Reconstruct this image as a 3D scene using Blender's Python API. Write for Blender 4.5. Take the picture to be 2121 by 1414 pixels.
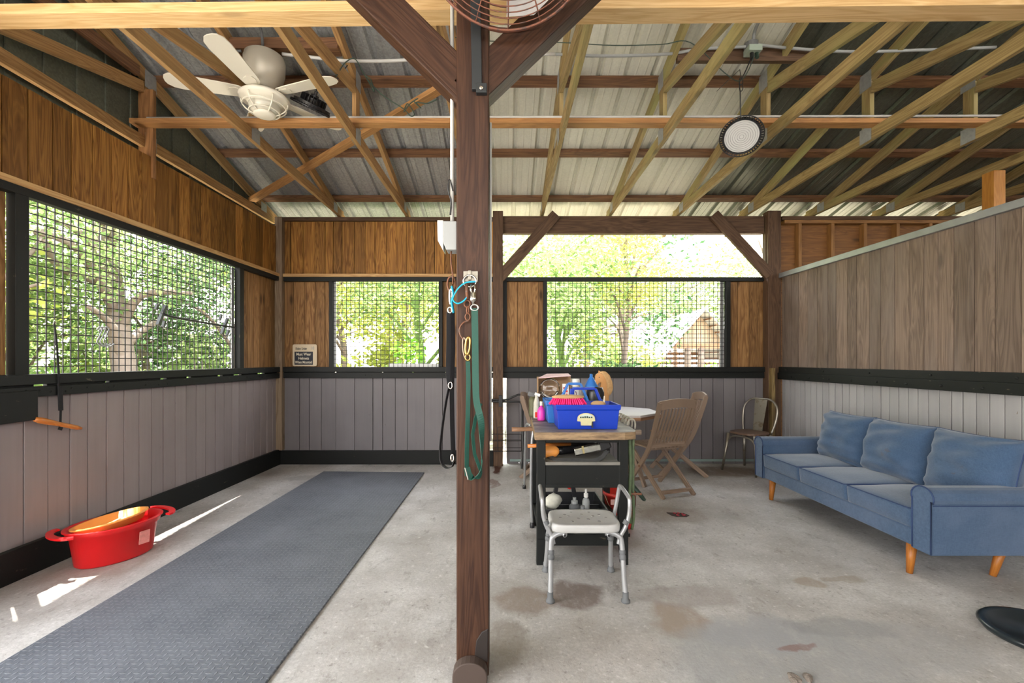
import bpy, bmesh, math, random
from mathutils import Vector, Matrix, noise as mnoise
random.seed(7)
C = bpy.context.scene.collection
S = bpy.context.scene
V = Vector
PI = math.pi
for o in list(bpy.data.objects): bpy.data.objects.remove(o)

# ------------------------------------------------------------------ camera, sky, sun, exposure
F = 2121*16/36.0          # focal length in pixels
CX, CY, H = 1048.0, 745.0, 1.3
cam_d = bpy.data.cameras.new('camera'); cam = bpy.data.objects.new('camera', cam_d); C.objects.link(cam)
cam.location = (0, 0, H); cam.rotation_euler = (PI/2, 0, 0)
cam_d.lens = 16; cam_d.sensor_width = 36; cam_d.sensor_fit = 'HORIZONTAL'
cam_d.shift_x = (1060.5-CX)/2121; cam_d.shift_y = (CY-707)/2121
cam_d.clip_start = 0.05; cam_d.clip_end = 300
S.camera = cam
w = bpy.data.worlds.new('sky'); S.world = w; w.use_nodes = True
nt = w.node_tree; nt.nodes.clear()
wo = nt.nodes.new('ShaderNodeOutputWorld'); bg = nt.nodes.new('ShaderNodeBackground')
tc = nt.nodes.new('ShaderNodeTexCoord'); sx = nt.nodes.new('ShaderNodeSeparateXYZ'); cr = nt.nodes.new('ShaderNodeValToRGB')
nt.links.new(tc.outputs['Generated'], sx.inputs[0]); nt.links.new(sx.outputs['Z'], cr.inputs[0])
cr.color_ramp.elements[0].position = 0.0; cr.color_ramp.elements[0].color = (1.0, 0.95, 0.88, 1)
cr.color_ramp.elements[1].position = 0.7; cr.color_ramp.elements[1].color = (0.88, 0.93, 1.0, 1)
nt.links.new(cr.outputs[0], bg.inputs[0]); bg.inputs[1].default_value = 4.2
nt.links.new(bg.outputs[0], wo.inputs[0])
sl = bpy.data.lights.new('sun', 'SUN'); so = bpy.data.objects.new('sun', sl); C.objects.link(so)
sl.energy = 20; sl.angle = 0.009; sl.color = (1.0, 0.95, 0.86)
so.rotation_euler = V((0.22, -0.18, -1.0)).to_track_quat('-Z', 'Y').to_euler(); so.location = (-8, 8, 12)
S.view_settings.view_transform = 'Standard'; S.view_settings.look = 'None'
S.view_settings.gamma = 1; S.view_settings.use_curve_mapping = False
S.view_settings.exposure = 1.5

# ------------------------------------------------------------------ helpers
def P(px, py, d): return V(((px-CX)*d/F, d, H-(py-CY)*d/F))
def G(px, py):
    d = H*F/(py-CY); return V(((px-CX)*d/F, d, 0))
def R(a, b): return random.uniform(a, b)

class MB:
    """collects shapes; build() links them as one mesh object"""
    def __init__(s): s.v = []; s.f = []; s.uv = []
    def face(s, idx, uv=None):
        s.f.append(tuple(idx)); s.uv.append(uv or [(0, 0)]*len(idx))
    def beam(s, p0, p1, w, t, up=(0, 0, 1), w1=None, t1=None):
        """w across, t along up"""
        p0 = V(p0); p1 = V(p1); L = (p1-p0); n = L.length; L = L.normalized(); up = V(up)
        if abs(L.dot(up)) > 0.98: up = V((0, 1, 0)) if abs(L.y) < .9 else V((0, 0, 1))
        sd = L.cross(up).normalized(); up = sd.cross(L).normalized()
        w1 = w if w1 is None else w1; t1 = t if t1 is None else t1
        b = len(s.v); ou, ov = R(0, 50), R(0, 50)
        for (p, ww, tt) in ((p0, w, t), (p1, w1, t1)):
            for a, c in ((-1, -1), (1, -1), (1, 1), (-1, 1)):
                s.v.append(p+sd*(a*ww/2)+up*(c*tt/2))
        cc = [0, w, w+t, 2*w+t, 2*w+2*t]
        for k in range(4):
            k2 = (k+1) % 4
            s.face((b+k, b+k2, b+4+k2, b+4+k), [(ou, ov+cc[k]), (ou, ov+cc[k+1]), (ou+n, ov+cc[k+1]), (ou+n, ov+cc[k])])
        s.face((b+3, b+2, b+1, b), [(ou, ov), (ou, ov+w), (ou+t*.1, ov+w), (ou+t*.1, ov)])
        s.face((b+4, b+5, b+6, b+7), [(ou, ov), (ou, ov+w), (ou+t*.1, ov+w), (ou+t*.1, ov)])
        return s
    def box(s, x0, x1, y0, y1, z0, z1):
        dx, dy, dz = abs(x1-x0), abs(y1-y0), abs(z1-z0); cx, cy, cz = (x0+x1)/2, (y0+y1)/2, (z0+z1)/2
        if dx >= dy and dx >= dz: return s.beam((x0, cy, cz), (x1, cy, cz), dy, dz, (0, 0, 1))
        if dy >= dx and dy >= dz: return s.beam((cx, y0, cz), (cx, y1, cz), dx, dz, (0, 0, 1))
        return s.beam((cx, cy, z0), (cx, cy, z1), dx, dy, (0, 1, 0))
    def tube(s, pts, r, seg=8, closed=False, cap=True, rs=None):
        pts = [V(p) for p in pts]; n = len(pts); b = len(s.v); pu = None; acc = 0
        for i, p in enumerate(pts):
            if closed: d = pts[(i+1) % n]-pts[i-1]
            else: d = pts[min(i+1, n-1)]-pts[max(i-1, 0)]
            if d.length < 1e-9: d = V((0, 0, 1))
            d.normalize()
            if pu is None:
                pu = d.orthogonal().normalized()
            pu = (pu-d*pu.dot(d))
            if pu.length < 1e-6: pu = d.orthogonal()
            pu.normalize(); q = d.cross(pu)
            rr = rs[i] if rs else r
            for k in range(seg):
                a = 2*PI*k/seg; s.v.append(p+(pu*math.cos(a)+q*math.sin(a))*rr)
        m = n if closed else n-1
        for i in range(m):
            i2 = (i+1) % n
            for k in range(seg):
                k2 = (k+1) % seg
                s.face((b+i*seg+k, b+i*seg+k2, b+i2*seg+k2, b+i2*seg+k), [(i*.1, k*.02), (i*.1, k*.02+.02), (i*.1+.1, k*.02+.02), (i*.1+.1, k*.02)])
        if not closed and cap:
            s.face([b+k for k in range(seg)][::-1]); s.face([b+(n-1)*seg+k for k in range(seg)])
        return s
    def lathe(s, prof, org=(0, 0, 0), ax=(0, 0, 1), seg=24, sx=1, sy=1, cap=True):
        """prof: (radius, height) along ax"""
        org = V(org); ax = V(ax).normalized(); u = V((1, 0, 0)) if abs(ax.x) < .7 else V((0, 1, 0))
        u = (u-ax*u.dot(ax)).normalized(); v = ax.cross(u); b = len(s.v)
        for (r, h) in prof:
            for k in range(seg):
                a = 2*PI*k/seg; s.v.append(org+ax*h+u*(r*sx*math.cos(a))+v*(r*sy*math.sin(a)))
        for i in range(len(prof)-1):
            for k in range(seg):
                k2 = (k+1) % seg; s.face((b+i*seg+k, b+i*seg+k2, b+(i+1)*seg+k2, b+(i+1)*seg+k))
        if cap:
            if prof[0][0] > 1e-5: s.face([b+k for k in range(seg)][::-1])
            if prof[-1][0] > 1e-5: s.face([b+(len(prof)-1)*seg+k for k in range(seg)])
        return s
    def ribbon(s, pts, w, t, wd=(1, 0, 0)):
        """flat strap through pts, wide along wd (or one direction per point)"""
        pts = [V(p) for p in pts]; n = len(pts); b = len(s.v)
        for i, p in enumerate(pts):
            d = (pts[min(i+1, n-1)]-pts[max(i-1, 0)]).normalized()
            W = V(wd[i]) if isinstance(wd[0], (tuple, list, Vector)) else V(wd)
            W = (W-d*W.dot(d)).normalized(); N = d.cross(W)
            for a, c in ((-1, -1), (1, -1), (1, 1), (-1, 1)): s.v.append(p+W*(a*w/2)+N*(c*t/2))
        for i in range(n-1):
            for k in range(4):
                k2 = (k+1) % 4; s.face((b+i*4+k, b+i*4+k2, b+i*4+4+k2, b+i*4+4+k))
        s.face((b+3, b+2, b+1, b)); e = b+4*(n-1); s.face((e, e+1, e+2, e+3))
        return s
    def ell(s, c, rx, ry, rz, rot=None, seg=16, rings=10, fn=None):
        c = V(c); b = len(s.v); M = rot or Matrix.Identity(3)
        for i in range(rings+1):
            th = PI*i/rings
            for k in range(seg):
                a = 2*PI*k/seg; p = V((math.sin(th)*math.cos(a), math.sin(th)*math.sin(a), math.cos(th)))
                if fn: p = fn(p)
                s.v.append(c+M @ V((p.x*rx, p.y*ry, p.z*rz)))
        for i in range(rings):
            for k in range(seg):
                k2 = (k+1) % seg; s.face((b+i*seg+k, b+(i+1)*seg+k, b+(i+1)*seg+k2, b+i*seg+k2))
        return s
    def prism(s, poly, ax, d0, d1):
        """poly: list of 3D points of a planar outline, extruded along ax from d0 to d1"""
        ax = V(ax); b = len(s.v); n = len(poly)
        for d in (d0, d1):
            for p in poly: s.v.append(V(p)+ax*d)
        for k in range(n):
            k2 = (k+1) % n; s.face((b+k, b+k2, b+n+k2, b+n+k))
        s.face([b+k for k in range(n)][::-1]); s.face([b+n+k for k in range(n)])
        return s
    def build(s, name, m, parent=None, bevel=0, smooth=False, sub=0, origin=None):
        if parent is not None: org = WL[parent.name]
        elif origin is not None: org = V(origin)
        else:
            xs = [p[0] for p in s.v]; ys = [p[1] for p in s.v]; zs = [p[2] for p in s.v]
            org = V(((min(xs)+max(xs))/2, (min(ys)+max(ys))/2, min(zs)))
        me = bpy.data.meshes.new(name); me.from_pydata([tuple(V(p)-org) for p in s.v], [], s.f)
        uvl = me.uv_layers.new(name='UVMap'); i = 0; d = uvl.data
        for uv in s.uv:
            for q in uv: d[i].uv = q; i += 1
        bm = bmesh.new(); bm.from_mesh(me); bmesh.ops.recalc_face_normals(bm, faces=bm.faces); bm.to_mesh(me); bm.free()
        me.materials.append(m)
        o = bpy.data.objects.new(name, me); C.objects.link(o); WL[o.name] = org
        if parent is not None: o.parent = parent
        else: o.location = org
        if smooth:
            for p in me.polygons: p.use_smooth = True
        if bevel:
            b = o.modifiers.new('bevel', 'BEVEL'); b.width = bevel; b.segments = 2; b.limit_method = 'ANGLE'; b.angle_limit = .6
        if sub:
            q = o.modifiers.new('subdivision', 'SUBSURF'); q.levels = sub; q.render_levels = sub
        return o
WL = {}
def thing(name, label, cat, loc=(0, 0, 0), group=None):
    o = bpy.data.objects.new(name, None); C.objects.link(o); o.location = loc; WL[o.name] = V(loc)
    o.empty_display_size = .1
    return tag(o, label, cat, group)
def tag(o, label, cat, group=None):
    o['label'] = label; o['category'] = cat
    if group: o['group'] = group
    return o
def struct(o, label=None):
    o['kind'] = 'structure'
    if label: o['label'] = label
    return o
def sroot(name, label, loc=(0, 0, 0)):
    o = bpy.data.objects.new(name, None); C.objects.link(o); o.location = loc; WL[o.name] = V(loc); return struct(o, label)
def copy_tree(o, parent=None):
    c = o.copy(); C.objects.link(c); c.parent = parent
    for ch in [k for k in bpy.data.objects if k.parent == o]: copy_tree(ch, c)
    return c
def arc(c, r, a0, a1, n, ux, uy):
    c = V(c); ux = V(ux); uy = V(uy)
    return [c+ux*(r*math.cos(a0+(a1-a0)*i/n))+uy*(r*math.sin(a0+(a1-a0)*i/n)) for i in range(n+1)]
def smoothpts(pts, n=6):
    pts = [V(p) for p in pts]; out = []
    for i in range(len(pts)-1):
        a = pts[max(i-1, 0)]; b = pts[i]; c = pts[i+1]; d = pts[min(i+2, len(pts)-1)]
        for k in range(n):
            t = k/n
            out.append(.5*((2*b)+(c-a)*t+(2*a-5*b+4*c-d)*t*t+(3*b-a-3*c+d)*t**3))
    out.append(pts[-1]); return out

# ------------------------------------------------------------------ materials
class NT:
    def __init__(s, name):
        s.m = bpy.data.materials.new(name); s.m.use_nodes = True; s.t = s.m.node_tree
        s.b = s.t.nodes['Principled BSDF']; s.out = s.t.nodes['Material Output']
    def n(s, ty, **kw):
        x = s.t.nodes.new(ty)
        for k, v in kw.items(): setattr(x, k, v)
        return x
    def l(s, a, b): s.t.links.new(a, b)
    def mapping(s, src, sc, loc=(0, 0, 0), rot=(0, 0, 0)):
        mp = s.n('ShaderNodeMapping'); mp.inputs['Scale'].default_value = sc; mp.inputs['Location'].default_value = loc
        mp.inputs['Rotation'].default_value = rot; s.l(src, mp.inputs[0]); return mp.outputs[0]
    def noise(s, vec, scale=1, detail=4, rough=.55, dist=0):
        x = s.n('ShaderNodeTexNoise'); x.inputs['Scale'].default_value = scale; x.inputs['Detail'].default_value = detail
        x.inputs['Roughness'].default_value = rough; x.inputs['Distortion'].default_value = dist
        if vec is not None: s.l(vec, x.inputs['Vector'])
        return x.outputs['Fac']
    def ramp(s, fac, stops):
        r = s.n('ShaderNodeValToRGB'); e = r.color_ramp.elements
        e[0].position, e[0].color = stops[0][0], (*stops[0][1], 1)
        e[1].position, e[1].color = stops[-1][0], (*stops[-1][1], 1)
        for p, c in stops[1:-1]:
            q = e.new(p); q.color = (*c, 1)
        s.l(fac, r.inputs[0]); return r.outputs[0]
    def fr(s, fac, a, b, lo=0.0, hi=1.0):
        r = s.n('ShaderNodeMapRange'); r.inputs[1].default_value = a; r.inputs[2].default_value = b
        r.inputs[3].default_value = lo; r.inputs[4].default_value = hi; s.l(fac, r.inputs[0]); return r.outputs[0]
    def math(s, op, a, b=None, c=None):
        x = s.n('ShaderNodeMath', operation=op)
        for i, q in enumerate((a, b, c)):
            if q is None: continue
            if isinstance(q, (int, float)): x.inputs[i].default_value = q
            else: s.l(q, x.inputs[i])
        return x.outputs[0]
    def mix(s, fac, a, b, mode='MIX'):
        x = s.n('ShaderNodeMix', data_type='RGBA', blend_type=mode)
        for i, q in ((0, fac), (6, a), (7, b)):
            if isinstance(q, (int, float)): x.inputs[i].default_value = q
            elif isinstance(q, tuple): x.inputs[i].default_value = (*q, 1)
            else: s.l(q, x.inputs[i])
        return x.outputs[2]
    def bump(s, h, strength=.3, dist=.01):
        x = s.n('ShaderNodeBump'); x.inputs['Strength'].default_value = strength; x.inputs['Distance'].default_value = dist
        s.l(h, x.inputs['Height']); s.l(x.outputs[0], s.b.inputs['Normal'])
    def fin(s, col, rough=.6, metal=0.0):
        if isinstance(col, tuple): s.b.inputs['Base Color'].default_value = (*col, 1)
        else: s.l(col, s.b.inputs['Base Color'])
        if isinstance(rough, (int, float)): s.b.inputs['Roughness'].default_value = rough
        else: s.l(rough, s.b.inputs['Roughness'])
        s.b.inputs['Metallic'].default_value = metal
        return s.m
def nospec(k, v=.2): M[k].node_tree.nodes['Principled BSDF'].inputs['Specular IOR Level'].default_value = v
def mul(c, k): return tuple(min(1, x*k) for x in c)
def wood(name, light, dark, var=.35, rough=.62, knots=.8, paint=False, third=None, bumpk=.25):
    """UV based grain: u along the board"""
    t = NT(name); uv = t.n('ShaderNodeUVMap').outputs[0]
    geo = t.n('ShaderNodeNewGeometry'); rnd = geo.outputs['Random Per Island']
    g1 = t.noise(t.mapping(uv, (1.6, 55, 1)), 1, 5, .6, .4)
    g2 = t.noise(t.mapping(uv, (.9, 11, 1), (3, 7, 0)), 1, 3, .5, 1.4)
    ring = t.math('FRACT', t.math('MULTIPLY', g2, 7.0))
    ring = t.fr(t.math('ABSOLUTE', t.math('SUBTRACT', ring, .5)), 0, .5, 0, 1)
    g = t.math('ADD', t.math('MULTIPLY', g1, .6), t.math('MULTIPLY', ring, .4))
    col = t.mix(t.fr(g, .25, .75), light, dark)
    vo = t.n('ShaderNodeTexVoronoi'); vo.inputs['Scale'].default_value = 1; t.l(t.mapping(uv, (1.8, 5.5, 1), (1, 2, 0)), vo.inputs['Vector'])
    kn = t.fr(vo.outputs['Distance'], .06, .16, knots, 0)
    col = t.mix(kn, col, mul(dark, .35))
    br = t.fr(rnd, 0, 1, 1-var, 1+var*.6)
    hs = t.n('ShaderNodeHueSaturation'); t.l(col, hs.inputs['Color']); t.l(br, hs.inputs['Value']); col = hs.outputs[0]
    if third:
        st = t.noise(t.mapping(uv, (.7, 3, 1), (9, 1, 0)), 1, 3)
        col = t.mix(t.fr(st, .5, .72), col, third)
    t.bump(g, bumpk, .003)
    return t.fin(col, rough)
def painted(name, base, worn, amount=.12, rough=.5, var=.1, streak=True, scale=1.0):
    t = NT(name); uv = t.n('ShaderNodeUVMap').outputs[0]; ob = t.n('ShaderNodeTexCoord').outputs['Object']
    rnd = t.n('ShaderNodeNewGeometry').outputs['Random Per Island']
    g = t.noise(t.mapping(uv, (1.2, 28, 1)), 1, 4)
    big = t.noise(t.mapping(ob, (2.2*scale,)*3), 1, 4)
    col = t.mix(t.fr(g, .3, .75, 0, .5), base, mul(base, .78))
    col = t.mix(t.fr(big, .35, .7, 0, .5), col, mul(base, 1.18))
    chip = t.noise(t.mapping(uv, (9*scale, 26*scale, 1)), 1, 5, .7)
    col = t.mix(t.fr(chip, .70-amount*.5, .74-amount*.5), col, worn)
    hs = t.n('ShaderNodeHueSaturation'); t.l(col, hs.inputs['Color']); t.l(t.fr(rnd, 0, 1, 1-var, 1+var), hs.inputs['Value'])
    t.bump(g, .2, .003)
    return t.fin(hs.outputs[0], rough)
def plain(name, col, rough=.5, metal=0.0, nv=.15, nscale=12, bump=0.0, spec=None):
    t = NT(name); ob = t.n('ShaderNodeTexCoord').outputs['Object']
    n = t.noise(t.mapping(ob, (nscale,)*3), 1, 4)
    c = t.mix(n, mul(col, 1-nv), mul(col, 1+nv))
    if bump: t.bump(t.noise(t.mapping(ob, (nscale*8,)*3), 1, 3), bump, .003)
    m = t.fin(c, rough, metal)
    if spec is not None: t.b.inputs['Specular IOR Level'].default_value = spec
    return m
def rusty(name, col, rust, amt=.5, rough=.55, metal=.6, sc=30):
    t = NT(name); ob = t.n('ShaderNodeTexCoord').outputs['Object']
    n = t.noise(t.mapping(ob, (sc,)*3), 1, 5, .65)
    return t.fin(t.mix(t.fr(n, .62-amt*.3, .72-amt*.3), col, rust), rough, metal)

M = {}
M['cedar'] = wood('stained_pine_boards', (.40, .195, .045), (.15, .058, .011), .5, .55, .9, third=(.20, .09, .022))
M['pine_side'] = wood('brown_pine_boards', (.33, .18, .07), (.15, .07, .024), .32, .6, .9)
M['pine_light'] = wood('pale_pine', (.62, .40, .17), (.42, .22, .08), .15, .6, .6)
M['truss'] = wood('truss_lumber', (.48, .28, .11), (.28, .14, .045), .25, .65, .7, third=(.34, .22, .09))
M['truss_r'] = wood('yellowed_truss_lumber', (.43, .31, .135), (.25, .165, .06), .25, .65, .7, third=(.34, .32, .12))
M['purlin'] = wood('red_purlin_lumber', (.24, .115, .05), (.11, .045, .02), .3, .65, .7)
M['post'] = wood('brown_stained_post', (.068, .030, .016), (.030, .012, .007), .15, .5, .5, bumpk=.4)
M['postdark'] = wood('blackened_post_wood', (.022, .013, .009), (.010, .006, .005), .1, .6, .5)
M['postback'] = wood('brown_stained_beam', (.135, .078, .046), (.07, .038, .022), .2, .6, .4)
M['weathered'] = wood('weathered_rough_sawn', (.225, .16, .12), (.12, .082, .060), .34, .75, .7, third=(.20, .155, .13), bumpk=.5)
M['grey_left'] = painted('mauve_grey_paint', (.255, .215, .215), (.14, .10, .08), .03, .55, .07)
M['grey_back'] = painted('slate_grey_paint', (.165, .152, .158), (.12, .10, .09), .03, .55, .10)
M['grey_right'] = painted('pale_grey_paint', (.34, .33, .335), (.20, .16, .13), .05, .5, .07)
M['black_paint'] = painted('black_paint', (.007, .008, .0075), (.08, .06, .04), .05, .5, .2)
M['black_worn'] = painted('worn_black_paint', (.009, .010, .0095), (.10, .085, .06), .10, .55, .15)
M['ply'] = wood('orange_plywood', (.24, .105, .025), (.14, .055, .012), .1, .6, .8)
M['stud'] = wood('stud_lumber', (.30, .145, .04), (.19, .085, .024), .1, .6, .5)
M['wire'] = plain('black_wire', (.03, .028, .028), .45, .3)
M['steel'] = plain('dull_steel', (.30, .305, .32), .45, .4, .25, 9)
M['galv'] = plain('galvanised_steel', (.36, .37, .37), .5, .45, .3, 40)
M['chrome'] = plain('nickel_plate', (.62, .58, .52), .22, 1, .2, 60)
M['rust'] = rusty('rusty_steel', (.16, .12, .10), (.18, .075, .04), .8, .6, .5, 50)
M['rustwire'] = rusty('rusty_fan_wire', (.10, .055, .045), (.20, .075, .045), .7, .55, .4, 30)
M['pvc'] = plain('grey_conduit', (.30, .31, .31), .5, 0, .1)
M['white_pvc'] = plain('white_conduit', (.50, .49, .47), .45, 0, .08)
M['blackp'] = plain('black_plastic', (.014, .014, .016), .35, 0, .3)
M['blackw'] = plain('black_webbing', (.012, .012, .014), .6, 0, .4, 60, .3)
M['fanwhite'] = plain('almond_fan_enamel', (.80, .76, .65), .3, 0, .04, 5)
M['fanmetal'] = plain('fan_housing_enamel', (.50, .46, .38), .35, .2, .06, 5)
M['diff'] = plain('milky_lamp_lens', (.55, .55, .54), .25, 0, .03)
M['white'] = plain('white_plastic', (.74, .73, .70), .35, 0, .06)
M['seatwhite'] = plain('off_white_plastic', (.47, .465, .455), .4, 0, .08, 20)
M['alu'] = plain('brushed_aluminium', (.40, .405, .415), .36, .5, .08)
M['greyrub'] = plain('grey_rubber', (.13, .135, .14), .7, 0, .15)
M['red'] = plain('red_plastic', (.72, .012, .016), .3, 0, .06, 4)
M['redb'] = plain('dull_red_plastic', (.62, .03, .02), .35, 0, .15, 8)
M['orange'] = plain('orange_plastic', (.90, .36, .08), .4, 0, .1, 5)
M['orangew'] = wood('orange_varnished_wood', (.62, .22, .04), (.42, .12, .02), .1, .3, .3)
M['blue'] = plain('cobalt_plastic', (.002, .035, .40), .35, 0, .1, 6)
M['blue2'] = plain('faded_blue_plastic', (.03, .16, .50), .4, 0, .1, 6)
M['cyan'] = plain('turquoise_rubber', (.01, .42, .68), .4, 0, .1)
M['pink'] = plain('hot_pink_bristle', (.90, .01, .16), .6, 0, .25, 90)
M['pinkp'] = plain('pink_plastic', (.85, .05, .40), .4, 0, .35, 30)
M['greenw'] = plain('green_webbing', (.004, .062, .042), .55, 0, .15, 120, .3)
M['darkgreen'] = plain('dark_green_plastic', (.025, .05, .035), .5, 0, .2)
M['card'] = plain('brown_cardboard', (.32, .20, .11), .8, 0, .12, 10)
M['cream'] = plain('cream_label', (.70, .64, .50), .6, 0, .1, 30)
M['tan'] = wood('beech_brush_back', (.55, .36, .18), (.42, .25, .11), .05, .5, 0)
M['horse'] = plain('palomino_figurine', (.52, .25, .08), .5, 0, .2, 14)
M['horsemane'] = plain('blonde_mane', (.50, .30, .13), .8, 0, .4, 50, .5)
M['teak'] = wood('weathered_teak', (.30, .215, .155), (.19, .125, .085), .12, .65, .2)
M['teakdark'] = wood('brown_teak', (.30, .16, .085), (.18, .09, .045), .12, .6, .2)
M['sofaleg'] = wood('orange_beech_leg', (.42, .15, .022), (.32, .10, .014), .05, .4, .1)
M['rope'] = plain('pale_rope', (.48, .46, .38), .85, 0, .3, 60, .5)
M['rubberpan'] = plain('wet_black_rubber', (.012, .018, .022), .28, 0, .4, 14)
M['dirtwhite'] = plain('dirty_cloth', (.50, .49, .42), .9, 0, .3, 40)
M['patina'] = rusty('brushed_gunmetal', (.34, .31, .26), (.22, .17, .12), .2, .38, .85, 12)
M['paper'] = plain('sign_face', (.62, .52, .36), .6, 0, .05)
M['ink'] = plain('sign_ink', (.015, .018, .03), .6, 0, .05)
M['bark'] = plain('pale_bark', (.17, .13, .105), .9, 0, .5, 6, .8)
M['mossbark'] = plain('mossy_bark', (.12, .20, .04), .9, 0, .5, 6, .8)
def glassm():
    t = NT('clear_glass'); t.b.inputs['Transmission Weight'].default_value = 1; t.b.inputs['IOR'].default_value = 1.45
    return t.fin((.9, .9, .9), .03)
M['glass'] = glassm()
M['plate'] = plain('aged_zinc', (.24, .22, .18), .4, .7, .3, 80)

for k_s in ('black_paint', 'black_worn', 'blackw', 'post', 'postback', 'grey_back', 'grey_left', 'cedar', 'pine_side', 'wire'): nospec(k_s, .25)
def fabric():
    t = NT('blue_linen_weave'); ob = t.n('ShaderNodeTexCoord').outputs['Object']
    a = t.noise(t.mapping(ob, (900, 60, 60)), 1, 2); b = t.noise(t.mapping(ob, (60, 60, 900)), 1, 2)
    g = t.math('ADD', a, b); big = t.noise(t.mapping(ob, (4,)*3), 1, 3)
    col = t.mix(t.fr(g, .7, 1.3), (.024, .056, .115), (.052, .100, .182))
    col = t.mix(t.fr(big, .4, .7, 0, .35), col, (.11, .15, .24))
    st = t.noise(t.mapping(ob, (9, 9, 9), (4, 1, 7)), 1, 4, .6)
    col = t.mix(t.fr(st, .70, .74, 0, .6), col, (.06, .05, .06))
    t.bump(g, .15, .001); t.b.inputs['Sheen Weight'].default_value = .3
    return t.fin(col, .9)
M['fabric'] = fabric()
M['piping'] = plain('navy_piping', (.022, .045, .12), .8, 0, .1)

def metal_roof(name, col, spangle, rough, metal):
    t = NT(name); ob = t.n('ShaderNodeTexCoord').outputs['Object']
    vo = t.n('ShaderNodeTexVoronoi'); vo.inputs['Scale'].default_value = 70; t.l(ob, vo.inputs['Vector'])
    n = t.noise(t.mapping(ob, (14, .8, 1)), 1, 5, .6)
    bw = t.n('ShaderNodeSeparateColor'); t.l(vo.outputs['Color'], bw.inputs[0])
    c = t.mix(t.math('MULTIPLY', bw.outputs[0], spangle), mul(col, .75), mul(col, 1.25))
    c = t.mix(t.fr(n, .35, .7, 0, .35), c, mul(col, .55))
    s = t.n('ShaderNodeSeparateXYZ'); t.l(ob, s.inputs[0])
    wv = t.math('SINE', t.math('MULTIPLY', s.outputs[0], 2*PI/.0762))
    t.bump(t.fr(wv, .75, 1), .6, .005)
    return t.fin(c, rough, metal)
M['roof'] = metal_roof('galvalume_roof_sheet', (.36, .37, .375), .6, .42, .35)
M['rooflight'] = metal_roof('cream_roof_sheet', (.78, .77, .66), .15, .5, 0.0)
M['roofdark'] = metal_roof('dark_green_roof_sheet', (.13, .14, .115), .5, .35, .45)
M['gable'] = metal_roof('green_grey_siding', (.14, .155, .12), .6, .55, .2)

STAINS = [  # px, py, rx(m), ry(m), colour, strength
 (1405, 1285, .13, .17, (.30, .235, .19), .75), (1190, 1235, .17, .16, (.16, .12, .10), .7), (1090, 1245, .16, .14, (.22, .165, .13), .55),
 (1640, 1380, .52, .34, (.30, .30, .30), .6), (1560, 1310, .30, .16, (.31, .31, .32), .55), (1740, 1300, .26, .10, (.22, .22, .22), .45), (1420, 1235, .30, .12, (.25, .21, .19), .45),
 (1675, 1205, .09, .07, (.30, .24, .18), .6), (1740, 1198, .10, .04, (.30, .25, .19), .5),
 (1030, 970, .05, .28, (.10, .04, .03), .8), (1022, 1000, .05, .20, (.14, .06, .04), .5), (1395, 1066, .30, .20, (.27, .22, .18), .45), (1500, 975, .45, .25, (.20, .155, .12), .7),
 (1050, 1330, .10, .18, (.20, .165, .13), .5), (1200, 1100, .40, .40, (.26, .22, .19), .45), (1850, 1330, .35, .2, (.33, .33, .33), .35),
 (1650, 1340, .08, .022, (.20, .10, .08), .55), (200, 1170, .30, .30, (.28, .23, .19), .5), (480, 980, .5, .3, (.28, .25, .22), .5), (660, 990, .4, .12, (.28, .26, .24), .4)]
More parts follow.
